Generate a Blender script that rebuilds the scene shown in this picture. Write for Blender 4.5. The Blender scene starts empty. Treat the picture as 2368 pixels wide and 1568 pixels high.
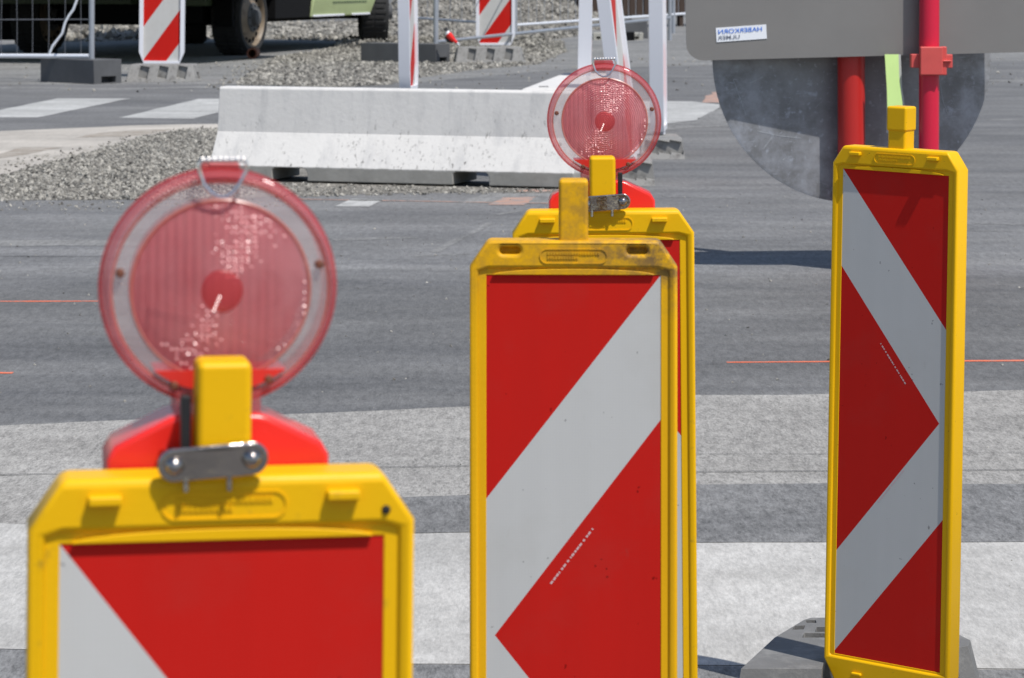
import bpy, bmesh, math, random
import numpy as np
from mathutils import Vector, Matrix, noise as mnoise
random.seed(7); rng = np.random.default_rng(7)
R = math.radians
S = bpy.context.scene; COL = S.collection
F = 6500.0; H = 1.52; CX = 1184.0; HY = -80.0     # focal length / horizon in photo units, eye height

def G(x, y, z=0.0):
    Y = F*(H-z)/(y-HY); return ((x-CX)*Y/F, Y)
def At(x, y, Y):
    return ((x-CX)*Y/F, Y, H-(y-HY)*Y/F)

EL, PHI = 60, 43                                        # sun height and bearing (from the camera's back towards the right)
# ------------------------------------------------------------------ materials
def new_mat(name):
    m = bpy.data.materials.new(name); m.use_nodes = True
    nt = m.node_tree; b = nt.nodes['Principled BSDF']
    return m, nt, b
def N(nt, t, **k):
    n = nt.nodes.new(t)
    for a, v in k.items():
        if a in n.inputs: n.inputs[a].default_value = v
        else: setattr(n, a, v)
    return n
def L(nt, a, b): nt.links.new(a, b)
def coords(nt, scale=(1,1,1), rot=(0,0,0)):
    tc = N(nt, 'ShaderNodeTexCoord'); mp = N(nt, 'ShaderNodeMapping')
    mp.inputs['Scale'].default_value = scale; mp.inputs['Rotation'].default_value = rot
    L(nt, tc.outputs['Object'], mp.inputs['Vector']); return mp.outputs['Vector']
def noise(nt, vec, scale, detail=4, rough=.6):
    n = N(nt, 'ShaderNodeTexNoise'); n.inputs['Scale'].default_value = scale
    n.inputs['Detail'].default_value = detail; n.inputs['Roughness'].default_value = rough
    L(nt, vec, n.inputs['Vector']); return n.outputs['Fac']
def ramp(nt, fac, a, b, ca=(0,0,0,1), cb=(1,1,1,1)):
    r = N(nt, 'ShaderNodeValToRGB'); e = r.color_ramp.elements
    e[0].position = a; e[1].position = b; e[0].color = ca; e[1].color = cb
    L(nt, fac, r.inputs['Fac']); return r.outputs['Color']
def mix(nt, fac, a, b, mode='MIX'):
    m = N(nt, 'ShaderNodeMix', data_type='RGBA', blend_type=mode)
    if isinstance(fac, (int, float)): m.inputs[0].default_value = fac
    else: L(nt, fac, m.inputs[0])
    for i, v in ((6, a), (7, b)):
        if isinstance(v, tuple): m.inputs[i].default_value = v if len(v) == 4 else (*v, 1)
        else: L(nt, v, m.inputs[i])
    return m.outputs[2]
def bump(nt, b, h, strength, dist=.01):
    n = N(nt, 'ShaderNodeBump'); n.inputs['Strength'].default_value = strength; n.inputs['Distance'].default_value = dist
    L(nt, h, n.inputs['Height']); L(nt, n.outputs['Normal'], b.inputs['Normal'])
def plain(name, col, rough=.5, metal=0, var=.15, vs=8, dirt=None, dlo=.62, dhi=.75, ds=20, bmp=0, bs=60, spec=.5, stretch=(1,1,1)):
    m, nt, b = new_mat(name); v = coords(nt, stretch)
    n = noise(nt, v, vs)
    c = mix(nt, n, tuple(x*(1-var) for x in col), tuple(min(1, x*(1+var)) for x in col))
    if dirt:
        d = ramp(nt, noise(nt, v, ds, 8, .7), dlo, dhi)
        c = mix(nt, d, c, dirt)
    L(nt, c, b.inputs['Base Color'])
    rr = N(nt, 'ShaderNodeMapRange'); rr.inputs['To Min'].default_value = max(.03, rough-.1); rr.inputs['To Max'].default_value = min(1, rough+.1)
    L(nt, noise(nt, v, vs*2.3), rr.inputs['Value']); L(nt, rr.outputs[0], b.inputs['Roughness'])
    b.inputs['Metallic'].default_value = metal; b.inputs['Specular IOR Level'].default_value = spec
    if bmp: bump(nt, b, noise(nt, v, bs, 5), bmp, .005)
    return m
def ground_mat(name, c1, c2, streak=(.25, 2.2, 1), grain=.35, gs=90, spots=None, sl=.66, sh=.7, ss=14, bm=.35, big=1.0, bands=None):
    m, nt, b = new_mat(name)
    v = coords(nt, (1.2,.32,1)); vs = coords(nt, streak)
    if bands: c1 = tuple(x*1.3 for x in c1); c2 = tuple(x*1.3 for x in c2)
    big_n = noise(nt, vs, 1.6*big, 8, .68)
    c = mix(nt, ramp(nt, big_n, .3, .7), c1, c2)
    if bands:
        sp = N(nt, 'ShaderNodeSeparateXYZ'); L(nt, coords(nt), sp.inputs[0])
        wn = N(nt, 'ShaderNodeMath', operation='MULTIPLY_ADD'); L(nt, noise(nt, coords(nt, (.3,1,1)), 1.2, 8, .65), wn.inputs[0]); wn.inputs[1].default_value = 1.6; L(nt, sp.outputs['Y'], wn.inputs[2])
        mr = N(nt, 'ShaderNodeMapRange'); mr.inputs['From Min'].default_value = 9.8; mr.inputs['From Max'].default_value = 29.8; L(nt, wn.outputs[0], mr.inputs['Value'])
        rp = N(nt, 'ShaderNodeValToRGB'); L(nt, mr.outputs[0], rp.inputs['Fac']); els = rp.color_ramp.elements
        while len(els) < len(bands): els.new(.5)
        for e, (p, k) in zip(els, bands): e.position = p; e.color = (k/1.3, k/1.3, k/1.3, 1)
        c = mix(nt, 1.0, c, rp.outputs['Color'], 'MULTIPLY')
    g = noise(nt, v, gs, 3, .8); g2 = noise(nt, v, gs*.28, 5, .75)
    gv = N(nt, 'ShaderNodeMath', operation='ADD'); L(nt, g, gv.inputs[0]); L(nt, g2, gv.inputs[1])
    pm = N(nt, 'ShaderNodeMapRange'); L(nt, noise(nt, coords(nt, (.7,1,1)), 1.15, 7, .62), pm.inputs['Value'])
    for a_, v_ in (('From Min', .36), ('From Max', .64), ('To Min', .84), ('To Max', 1.13)): pm.inputs[a_].default_value = v_
    pv = N(nt, 'ShaderNodeVectorMath', operation='MULTIPLY'); L(nt, c, pv.inputs[0]); L(nt, pm.outputs[0], pv.inputs[1]); c = pv.outputs[0]
    km = N(nt, 'ShaderNodeMapRange'); L(nt, gv.outputs[0], km.inputs['Value'])
    for a_, v_ in (('From Min', .72), ('From Max', 1.28), ('To Min', 1-grain), ('To Max', 1+grain)): km.inputs[a_].default_value = v_
    vm = N(nt, 'ShaderNodeVectorMath', operation='MULTIPLY'); L(nt, c, vm.inputs[0]); L(nt, km.outputs[0], vm.inputs[1]); c = vm.outputs[0]
    if spots:
        c = mix(nt, ramp(nt, noise(nt, coords(nt, (1.1, .4, 1)), ss, 10, .82), sl, sh), c, spots)
    L(nt, c, b.inputs['Base Color']); b.inputs['Roughness'].default_value = .9; b.inputs['Specular IOR Level'].default_value = .3
    bump(nt, b, gv.outputs[0], bm, .006)
    return m

M = {}
M['asphalt'] = ground_mat('asphalt', (.112,.113,.117), (.180,.179,.177), streak=(.22,1.1,1), grain=.38, spots=(.27,.268,.26), sl=.62, sh=.8, ss=11, bands=[(0,1.0),(.04,.92),(.14,.84),(.235,.9),(.255,1.28),(.33,1.12),(.42,1.12),(.6,1.0)])
M['asphalt_dark'] = ground_mat('asphalt_patch', (.148,.148,.149), (.19,.189,.187), streak=(.5,1,1), grain=.46, gs=95)
M['aggregate'] = ground_mat('worn_aggregate', (.245,.236,.222), (.31,.30,.283), streak=(.6,.9,1), grain=.46, gs=95)
M['road_paint'] = ground_mat('road_paint', (.35,.34,.322), (.465,.455,.435), streak=(.7,1.1,1), grain=.24, gs=95, spots=(.17,.165,.155), sl=.68, sh=.72, ss=40)
M['zebra_paint'] = ground_mat('zebra_paint', (.33,.33,.32), (.46,.46,.45), grain=.15, gs=30, spots=(.3,.3,.3), sl=.6, sh=.66, ss=2.5)
M['beige'] = ground_mat('beige_concrete', (.37,.345,.31), (.47,.435,.39), streak=(.25,.9,1), grain=.12, gs=30, spots=(.24,.21,.175), sl=.60, sh=.66, ss=.8)
M['dust'] = ground_mat('dusty_asphalt', (.15,.15,.151), (.24,.238,.23), streak=(.3,1.2,1), grain=.4, gs=40, spots=(.12,.12,.118), sl=.6, sh=.7, ss=8)
M['gravelbed'] = ground_mat('gravel_bed', (.13,.122,.108), (.23,.218,.195), streak=(1,1,1), grain=.6, gs=14, bm=1)
M['orange_paint'] = plain('orange_paint', (.75,.16,.07), .8, var=.3, vs=6, dirt=(.3,.2,.18), dlo=.5, dhi=.7, ds=12)
M['orange_faded'] = plain('faded_orange_paint', (.42,.25,.19), .9, var=.2, vs=4, dirt=(.24,.22,.21), dlo=.45, dhi=.6, ds=8)
M['mud'] = plain('dried_mud', (.27,.235,.195), .95, var=.3, vs=5, dirt=(.38,.35,.31), dlo=.45, dhi=.62, ds=6)
M['crack'] = plain('road_joint', (.05,.05,.052), .95)
M['stripe_white'] = ground_mat('thin_white_paint', (.34,.34,.33), (.45,.45,.44), grain=.2, gs=50, spots=(.14,.14,.14), sl=.55, sh=.65, ss=8)

# yellow plastic
def yellow(name, dirt, lo, hi, ds):
    m = plain(name, (.80,.445,.002), .42, var=.07, vs=5, dirt=dirt, dlo=lo, dhi=hi, ds=ds, bmp=.04, bs=180, spec=.22); return m
M['yellow'] = yellow('yellow_plastic', (.40,.24,.02), .60, .76, 40)
M['yellow_speck'] = yellow('speckled_yellow_plastic', (.14,.09,.02), .66, .70, 120)
def yellow_worn():
    m, nt, b = new_mat('worn_yellow_plastic'); v = coords(nt)
    base = mix(nt, noise(nt, v, 6), (.74,.38,.004), (.80,.43,.004))
    sp = N(nt, 'ShaderNodeSeparateXYZ'); L(nt, v, sp.inputs[0])
    zr = N(nt, 'ShaderNodeMapRange'); zr.inputs['From Min'].default_value = 1.03; zr.inputs['From Max'].default_value = 1.12
    L(nt, sp.outputs['Z'], zr.inputs['Value'])
    xr = N(nt, 'ShaderNodeMapRange'); xr.inputs['From Min'].default_value = -.02; xr.inputs['From Max'].default_value = .13; xr.inputs['To Min'].default_value = .35
    L(nt, sp.outputs['X'], xr.inputs['Value'])
    mm = N(nt, 'ShaderNodeMath', operation='MULTIPLY'); L(nt, zr.outputs[0], mm.inputs[0]); L(nt, xr.outputs[0], mm.inputs[1])
    n1 = ramp(nt, noise(nt, v, 38, 10, .75), .38, .58)
    m2 = N(nt, 'ShaderNodeMath', operation='MULTIPLY'); L(nt, mm.outputs[0], m2.inputs[0]); L(nt, n1, m2.inputs[1])
    c = mix(nt, m2.outputs[0], base, (.13,.085,.05))
    c = mix(nt, ramp(nt, noise(nt, v, 70, 6, .7), .69, .76), c, (.25,.15,.03))
    L(nt, c, b.inputs['Base Color']); b.inputs['Roughness'].default_value = .48; b.inputs['Specular IOR Level'].default_value = .22
    bump(nt, b, noise(nt, v, 150), .06, .004); return m
M['yellow_worn'] = yellow_worn()
def sheet(name, col, grime):
    m, nt, b = new_mat(name); v = coords(nt)
    c = mix(nt, noise(nt, coords(nt, (5,1,.5)), 2.2, 3), tuple(x*.90 for x in col), tuple(min(1, x*1.09) for x in col))
    vo = N(nt, 'ShaderNodeTexVoronoi', feature='DISTANCE_TO_EDGE'); vo.inputs['Scale'].default_value = 230; vo.inputs['Randomness'].default_value = .15; L(nt, v, vo.inputs['Vector'])
    c = mix(nt, ramp(nt, vo.outputs['Distance'], .0, .12, (.10,.10,.10,1), (0,0,0,1)), c, grime)
    c = mix(nt, ramp(nt, noise(nt, v, 70, 2, .5), .735, .765), c, tuple(x*.5 for x in col))
    c = mix(nt, ramp(nt, noise(nt, coords(nt, (3,1,1), (0,.7,0)), 9, 8, .75), .66, .76, (0,0,0,1), (.5,.5,.5,1)), c, grime)
    c = mix(nt, ramp(nt, noise(nt, v, 3.2, 6, .65), .52, .78, (0,0,0,1), (.30,.30,.30,1)), c, grime)
    L(nt, c, b.inputs['Base Color']); b.inputs['Roughness'].default_value = .5; b.inputs['Specular IOR Level'].default_value = .1
    bump(nt, b, noise(nt, v, 4), .05, .01); return m
M['sheet_red'] = sheet('red_sheeting', (.53,.013,.009), (.30,.06,.05)); M['sheet_white'] = sheet('white_sheeting', (.53,.525,.51), (.36,.34,.29))
M['print_pink'] = plain('pale_print', (.62,.42,.42), .6)
M['white_plastic'] = plain('white_plastic', (.74,.75,.80), .45, var=.04, vs=2, dirt=(.45,.43,.42), dlo=.68, dhi=.8, ds=6)
M['red_plastic'] = plain('red_plastic', (.78,.025,.018), .24, var=.06, vs=10, bmp=.05, bs=30)
M['black_rubber'] = plain('black_plastic', (.012,.012,.014), .5)
M['plated'] = plain('zinc_plated_steel', (.42,.38,.35), .13, metal=1, var=.25, vs=40, bmp=.3, bs=40)
M['wire'] = plain('bright_wire', (.85,.80,.76), .18, metal=1, var=.1)
M['wire_dull'] = plain('dull_fence_wire', (.16,.165,.18), .5, metal=.5)
M['rust'] = plain('rusty_screw', (.16,.055,.03), .7, var=.3, vs=200)
M['steel'] = plain('galvanised_steel', (.42,.44,.48), .42, metal=.55, var=.18, vs=4)
M['steel_bright'] = plain('bright_galvanised_rail', (.82,.84,.88), .35, metal=.3, var=.08, vs=4)
M['recycled'] = plain('recycled_plastic', (.145,.143,.140), .8, var=.25, vs=9, dirt=(.24,.235,.225), dlo=.5, dhi=.75, ds=20, bmp=.3, bs=80)
M['recycled_light'] = plain('dusty_recycled_plastic', (.24,.235,.225), .8, var=.25, vs=6, dirt=(.11,.105,.1), dlo=.5, dhi=.7, ds=14, bmp=.5, bs=30)
M['block'] = plain('dark_fence_block', (.085,.087,.092), .8, var=.35, vs=3, bmp=.3, bs=20)
M['pole_red'] = plain('red_painted_pole', (.62,.010,.045), .38, var=.06, vs=3, bmp=.05, bs=60)
M['post_red'] = plain('red_painted_post', (.50,.018,.014), .4, var=.08, vs=3)
M['clamp_red'] = plain('faded_red_plastic', (.62,.085,.075), .5, var=.12, vs=14, dirt=(.75,.35,.33), dlo=.66, dhi=.72, ds=30)
M['reflected_green'] = plain('reflected_yellow_green', (.70,.95,.34), .6, var=.06)  # colour of the reflection strip by the round sign
M['pale_grey'] = plain('pale_grey_plastic', (.5,.5,.52), .5)
M['green_pale'] = plain('pale_green_paint', (.36,.42,.21), .45, var=.15, vs=2, dirt=(.16,.17,.1), dlo=.58, dhi=.8, ds=4)
M['green_dark'] = plain('dark_green_paint', (.075,.105,.06), .5, var=.2, vs=2)
M['chassis'] = plain('black_chassis', (.005,.005,.006), .85, spec=.2)
M['tyre'] = plain('tyre_rubber', (.018,.018,.019), .85, var=.3, vs=4, bmp=.4, bs=10)
M['rim'] = plain('tan_rim_paint', (.20,.155,.11), .5, var=.35, vs=5, dirt=(.1,.07,.05), dlo=.5, dhi=.7, ds=6)
M['timber'] = plain('dark_brown_timber', (.045,.028,.02), .85, var=.4, vs=3, stretch=(6,6,1))
M['kerbstone'] = plain('pale_concrete_piece', (.40,.39,.35), .9, var=.15, vs=3, bmp=.6, bs=14)
M['foil'] = plain('white_label', (.80,.82,.86), .4, var=.02)
M['blue_print'] = plain('blue_print', (.05,.19,.68), .5, var=.02)
M['grey_print'] = plain('grey_print', (.20,.22,.27), .5, var=.02)

def stone_mat():
    m, nt, b = new_mat('gravel_stone')
    gi = N(nt, 'ShaderNodeNewGeometry')
    c = ramp(nt, gi.outputs['Random Per Island'], 0, 1, (.085,.080,.072,1), (.42,.40,.355,1))
    c = mix(nt, ramp(nt, noise(nt, coords(nt), 30), .5, .9), c, (.25,.235,.215)); L(nt, c, b.inputs['Base Color']); b.inputs['Roughness'].default_value = .9
    return m
M['stone'] = stone_mat()
def concrete_white():
    m, nt, b = new_mat('white_painted_concrete'); v = coords(nt)
    sp = N(nt, 'ShaderNodeSeparateXYZ'); L(nt, v, sp.inputs[0])
    c = mix(nt, noise(nt, v, 2, 6), (.59,.575,.555), (.68,.665,.64))
    v2 = coords(nt, (1.6, 1, .8), (0, .5, 0))
    d = ramp(nt, noise(nt, v2, 24, 8, .78), .57, .62)
    reg = ramp(nt, noise(nt, coords(nt, (1,1,2)), 1.7, 3), .42, .55)
    zr = N(nt, 'ShaderNodeMapRange'); zr.inputs['From Min'].default_value = .62; zr.inputs['From Max'].default_value = .15
    L(nt, sp.outputs['Z'], zr.inputs['Value'])
    mu = N(nt, 'ShaderNodeMath', operation='MULTIPLY'); L(nt, d, mu.inputs[0]); L(nt, reg, mu.inputs[1])
    mu2 = N(nt, 'ShaderNodeMath', operation='MULTIPLY'); L(nt, mu.outputs[0], mu2.inputs[0]); L(nt, zr.outputs[0], mu2.inputs[1])
    c = mix(nt, mu2.outputs[0], c, (.10,.095,.085))
    c = mix(nt, ramp(nt, noise(nt, coords(nt, (.5,1,3)), 7, 8, .7), .70, .74), c, (.16,.155,.15))
    c = mix(nt, ramp(nt, noise(nt, coords(nt, (2,1,.4)), 5, 8, .7), .5, .8), c, (.46,.455,.45))
    # unpainted foot: bare concrete with an irregular paint edge
    zn = N(nt, 'ShaderNodeMath', operation='MULTIPLY_ADD'); L(nt, noise(nt, v, 18, 4), zn.inputs[0]); zn.inputs[1].default_value = -.03; L(nt, sp.outputs['Z'], zn.inputs[2])
    foot = ramp(nt, zn.outputs[0], .074, .088, (1,1,1,1), (0,0,0,1))
    fc = mix(nt, noise(nt, v, 9, 8, .7), (.20,.193,.175), (.40,.39,.365))
    c = mix(nt, foot, c, fc)
    L(nt, c, b.inputs['Base Color']); b.inputs['Roughness'].default_value = .8
    bump(nt, b, noise(nt, v, 25, 6), .25, .01); return m
M['barrier'] = concrete_white()
def aluminium(name, c1, c2, rough, metal, scr, amount):
    m, nt, b = new_mat(name); v = coords(nt)
    c = mix(nt, noise(nt, v, 2.5, 6), c1, c2)
    vv = coords(nt, (1, 1, 7), (0, .9, 0)); s1 = ramp(nt, noise(nt, vv, scr, 6, .7), amount, amount+.07)
    vv2 = coords(nt, (6, 1, 1), (0, .4, 0)); s2 = ramp(nt, noise(nt, vv2, scr*1.1, 6, .7), amount+.01, amount+.08)
    s3 = ramp(nt, noise(nt, v, scr*3, 4, .6), amount+.03, amount+.09)
    for s in (s1, s2, s3): c = mix(nt, s, c, (.45,.47,.52))
    L(nt, c, b.inputs['Base Color']); b.inputs['Metallic'].default_value = metal; b.inputs['Roughness'].default_value = rough
    bump(nt, b, noise(nt, v, 3), .08, .02); return m
M['plate'] = aluminium('dull_aluminium', (.235,.222,.21), (.285,.272,.258), .55, .55, 5, .74)
def disc_mat():
    m, nt, b = new_mat('scratched_dark_metal'); v = coords(nt)
    c = mix(nt, ramp(nt, noise(nt, v, 3.5, 6), .3, .7), (.17,.171,.178), (.29,.292,.30))
    tc = N(nt, 'ShaderNodeTexCoord'); sub = N(nt, 'ShaderNodeVectorMath', operation='SUBTRACT'); L(nt, tc.outputs['Object'], sub.inputs[0]); sub.inputs[1].default_value = (0,0,DISC_Z)
    ln = N(nt, 'ShaderNodeVectorMath', operation='LENGTH'); L(nt, sub.outputs[0], ln.inputs[0])
    edge = N(nt, 'ShaderNodeMapRange'); edge.inputs['From Min'].default_value = .18; edge.inputs['From Max'].default_value = .80; L(nt, ln.outputs['Value'], edge.inputs['Value'])
    cl = ramp(nt, noise(nt, v, 7, 9, .72), .42, .72)
    mu = N(nt, 'ShaderNodeMath', operation='MULTIPLY'); L(nt, edge.outputs[0], mu.inputs[0]); L(nt, cl, mu.inputs[1])
    c = mix(nt, mu.outputs[0], c, (.46,.48,.54))
    for sc_, rt, am, st in ((9,.9,.63,(1,1,5)), (9,.3,.64,(5,1,1)), (11,0,.60,(1,1,1)), (26,0,.60,(1,1,1)), (60,0,.64,(1,1,1))):
        c = mix(nt, ramp(nt, noise(nt, coords(nt, st, (0,rt,0)), sc_, 5, .65), am, am+.08), c, (.38,.40,.45))
    L(nt, c, b.inputs['Base Color']); b.inputs['Metallic'].default_value = .15; b.inputs['Roughness'].default_value = .42
    bump(nt, b, noise(nt, v, 3), .08, .02); return m
DISC_Z = H-(130-HY)*14.15/F
M['disc'] = disc_mat()
M['scratch'] = plain('bare_scratch', (.42,.44,.47), .5, var=.5, vs=30)

def lens_mat(name, col, clear, rough, ribs, tint=(.9,.6,.6)):
    m, nt, b = new_mat(name)
    out = nt.nodes['Material Output']
    tr = N(nt, 'ShaderNodeBsdfTransparent'); tr.inputs['Color'].default_value = (*tint, 1)
    tl = N(nt, 'ShaderNodeBsdfTranslucent'); tl.inputs['Color'].default_value = (*col, 1)
    v = coords(nt)
    L(nt, mix(nt, noise(nt, v, 25), tuple(x*.85 for x in col), tuple(min(1, x*1.15) for x in col)), b.inputs['Base Color'])
    b.inputs['Roughness'].default_value = rough; b.inputs['Specular IOR Level'].default_value = 1.0
    if ribs:
        w1 = N(nt, 'ShaderNodeTexWave', wave_type='RINGS', rings_direction='Y'); w1.inputs['Scale'].default_value = ribs; w1.inputs['Distortion'].default_value = .6; w1.inputs['Detail Scale'].default_value = 60; L(nt, v, w1.inputs['Vector'])
        w2 = N(nt, 'ShaderNodeTexWave', wave_type='BANDS', bands_direction='X'); w2.inputs['Scale'].default_value = ribs*.8; L(nt, v, w2.inputs['Vector'])
        w2m = N(nt, 'ShaderNodeMath', operation='MULTIPLY'); L(nt, w2.outputs['Fac'], w2m.inputs[0]); w2m.inputs[1].default_value = .35
        a = N(nt, 'ShaderNodeMath', operation='ADD'); L(nt, w1.outputs['Fac'], a.inputs[0]); L(nt, w2m.outputs[0], a.inputs[1])
        w3 = N(nt, 'ShaderNodeTexWave', wave_type='BANDS', bands_direction='X'); w3.inputs['Scale'].default_value = ribs*.45; w3.inputs['Distortion'].default_value = .5; L(nt, v, w3.inputs['Vector'])
        wv = mix(nt, w3.outputs['Fac'], tuple(x*.80 for x in col), tuple(min(1, x*1.18+.02) for x in col))
        wv = mix(nt, ramp(nt, noise(nt, coords(nt, (3,1,1)), 9, 3), .35, .7), wv, (.84,.34,.36)); L(nt, wv, b.inputs['Base Color'])
        bn = N(nt, 'ShaderNodeBump'); bn.inputs['Strength'].default_value = 1; bn.inputs['Distance'].default_value = .0008
        L(nt, a.outputs[0], bn.inputs['Height']); L(nt, bn.outputs['Normal'], b.inputs['Normal'])
    m1 = N(nt, 'ShaderNodeMixShader'); m1.inputs[0].default_value = .35; L(nt, b.outputs[0], m1.inputs[1]); L(nt, tl.outputs[0], m1.inputs[2])
    m2 = N(nt, 'ShaderNodeMixShader'); m2.inputs[0].default_value = clear; L(nt, m1.outputs[0], m2.inputs[1]); L(nt, tr.outputs[0], m2.inputs[2])
    L(nt, m2.outputs[0], out.inputs['Surface']); return m
M['lens_red'] = lens_mat('ribbed_red_lens', (.74,.185,.20), .42, .16, 100, (.96,.62,.63))
M['lens_clear'] = lens_mat('clear_reflector_ring', (.74,.70,.69), .72, .15, 0, (.985,.97,.97))
M['lens_rim'] = lens_mat('red_translucent_rim', (.78,.21,.23), .60, .20, 0, (.98,.78,.78))
M['lens_core'] = lens_mat('red_lens_core', (.66,.10,.11), .68, .3, 0, (.95,.55,.55))
M['prism'] = plain('glint_prism', (.60,.18,.19), .34, var=.1, spec=1.0)  # lens facets aimed to throw sun glints
M['glint_soft'] = lens_mat('soft_glint_prism', (.85,.38,.40), .5, .45, 0, (.95,.65,.66))
M['lens_edge'] = lens_mat('amber_red_edge', (.66,.20,.15), .35, .3, 0, (.95,.65,.6))
M['lens_solid'] = plain('solid_red_lens_foot', (.66,.03,.02), .3)

# ------------------------------------------------------------------ mesh builder
class MB:
    def __init__(s): s.v = []; s.f = []; s.m = []; s.T = Matrix()
    def add(s, vs, fs, m=0):
        o = len(s.v); s.v += [tuple(s.T @ Vector(p)) for p in vs]; s.f += [tuple(i+o for i in f) for f in fs]; s.m += [m]*len(fs); return s
    def box(s, x0, x1, y0, y1, z0, z1, m=0):
        return s.add([(x0,y0,z0),(x1,y0,z0),(x1,y1,z0),(x0,y1,z0),(x0,y0,z1),(x1,y0,z1),(x1,y1,z1),(x0,y1,z1)],
                     [(0,3,2,1),(4,5,6,7),(0,1,5,4),(1,2,6,5),(2,3,7,6),(3,0,4,7)], m)
    def prism(s, poly, y0, y1, m=0):                    # polygon in XZ (counter-clockwise seen from -Y), extruded along Y
        n = len(poly); vs = [(x,y0,z) for x,z in poly]+[(x,y1,z) for x,z in poly]
        return s.add(vs, [tuple(range(n)), tuple(reversed(range(n,2*n)))]+[(i,i+n,(i+1)%n+n,(i+1)%n) for i in range(n)], m)
    def slab(s, poly, z0, z1, m=0, grow=0):             # polygon in XY extruded up; foot grown outwards
        n = len(poly); cx = sum(p[0] for p in poly)/n; cy = sum(p[1] for p in poly)/n
        def g(p): d = math.hypot(p[0]-cx, p[1]-cy) or 1; return (p[0]+(p[0]-cx)/d*grow, p[1]+(p[1]-cy)/d*grow)
        vs = [(*g(p),z0) for p in poly]+[(*p,z1) for p in poly]
        return s.add(vs, [tuple(reversed(range(n))), tuple(range(n,2*n))]+[(i,(i+1)%n,(i+1)%n+n,i+n) for i in range(n)], m)
    def ring(s, A, B, y0, y1, m=0):                     # frame between outer loop A and inner loop B (same count)
        n = len(A); vs = [(x,y0,z) for x,z in A]+[(x,y0,z) for x,z in B]+[(x,y1,z) for x,z in A]+[(x,y1,z) for x,z in B]
        fs = []
        for i in range(n):
            j = (i+1)%n
            fs += [(i,j,n+j,n+i),(2*n+j,2*n+i,3*n+i,3*n+j),(j,i,2*n+i,2*n+j),(n+i,n+j,3*n+j,3*n+i)]
        return s.add(vs, fs, m)
    def tube(s, pts, r, n=10, m=0, cap=True):
        pts = [Vector(p) for p in pts]; rings = []; up = None
        for i, p in enumerate(pts):
            t = (pts[min(i+1,len(pts)-1)]-pts[max(i-1,0)]).normalized()
            if up is None:
                up = Vector((0,0,1)) if abs(t.z) < .9 else Vector((0,-1,0))
            a = t.cross(up).normalized(); b = a.cross(t).normalized(); up = b
            rr = r[i] if isinstance(r, (list, tuple)) else r
            rings.append([p+a*rr*math.cos(2*math.pi*k/n)+b*rr*math.sin(2*math.pi*k/n) for k in range(n)])
        vs = [q for g in rings for q in g]; fs = []
        for i in range(len(pts)-1):
            for k in range(n): fs.append((i*n+k,(i*n+(k+1)%n),((i+1)*n+(k+1)%n),(i+1)*n+k))
        if cap: fs += [tuple(reversed(range(n))), tuple(range((len(pts)-1)*n,len(pts)*n))]
        return s.add(vs, fs, m)
    def lathe(s, prof, n=48, m=0, c=(0,0,0)):           # profile (r, y) turned about the Y axis
        vs = []; fs = []
        for r, y in prof:
            for k in range(n): a = 2*math.pi*k/n; vs.append((c[0]+r*math.cos(a), c[1]+y, c[2]+r*math.sin(a)))
        for i in range(len(prof)-1):
            for k in range(n):
                q = (i*n+k, i*n+(k+1)%n, (i+1)*n+(k+1)%n, (i+1)*n+k); fs.append(q)
        return s.add(vs, fs, m)
    def build(s, name, mats, parent=None, bevel=0, seg=2, smooth=True, ang=35, loc=None, fix=True):
        me = bpy.data.meshes.new(name); me.from_pydata(s.v, [], s.f)
        mats = mats if isinstance(mats, (list, tuple)) else [mats]
        for k in mats: me.materials.append(M[k])
        for p, k in zip(me.polygons, s.m): p.material_index = k
        if fix:
            bm = bmesh.new(); bm.from_mesh(me); bmesh.ops.recalc_face_normals(bm, faces=bm.faces); bm.to_mesh(me); bm.free()
        if smooth:
            me.shade_smooth(); me.set_sharp_from_angle(angle=R(ang))
        o = bpy.data.objects.new(name, me); COL.objects.link(o)
        if parent: o.parent = parent
        if loc: o.location = loc
        if bevel:
            b = o.modifiers.new('bevel', 'BEVEL'); b.width = bevel; b.segments = seg; b.limit_method = 'ANGLE'; b.angle_limit = R(35)
            b.harden_normals = True
        return o
def cut(o, cutters):
    """subtract cutter meshes (MB, in the object's local space) and bake the result"""
    for mb in cutters:
        c = mb.build('cutter_tmp', ['black_rubber'], smooth=False)
        for m_ in list(o.modifiers):
            if m_.type == 'BEVEL': o.modifiers.remove(m_)
        bo = o.modifiers.new('b', 'BOOLEAN'); bo.operation = 'DIFFERENCE'; bo.object = c; bo.solver = 'EXACT'
        par = o.parent; mw = o.matrix_basis.copy(); o.parent = None; o.matrix_basis = Matrix()
        dg = bpy.context.evaluated_depsgraph_get(); dg.update()
        me = bpy.data.meshes.new_from_object(o.evaluated_get(dg), depsgraph=dg)
        o.modifiers.remove(bo); old = o.data; me.name = o.name; o.data = me; bpy.data.meshes.remove(old)
        o.parent = par; o.matrix_basis = mw
        cm = c.data; bpy.data.objects.remove(c); bpy.data.meshes.remove(cm)
        o.data.shade_smooth(); o.data.set_sharp_from_angle(angle=R(30))
    return o
def bev(o, w, seg=2):
    b = o.modifiers.new('bevel', 'BEVEL'); b.width = w; b.segments = seg; b.limit_method = 'ANGLE'; b.angle_limit = R(40); return o
def tag(o, label, cat, group=None):
    o['label'] = label; o['category'] = cat
    if group: o['group'] = group
    return o
def thing(name, label, cat, loc=(0,0,0), rz=0, group=None, rx=0, ry=0):
    o = bpy.data.objects.new(name, None); COL.objects.link(o); o.empty_display_size = .1
    o.location = loc; o.rotation_euler = (rx, ry, rz); return tag(o, label, cat, group)
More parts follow.
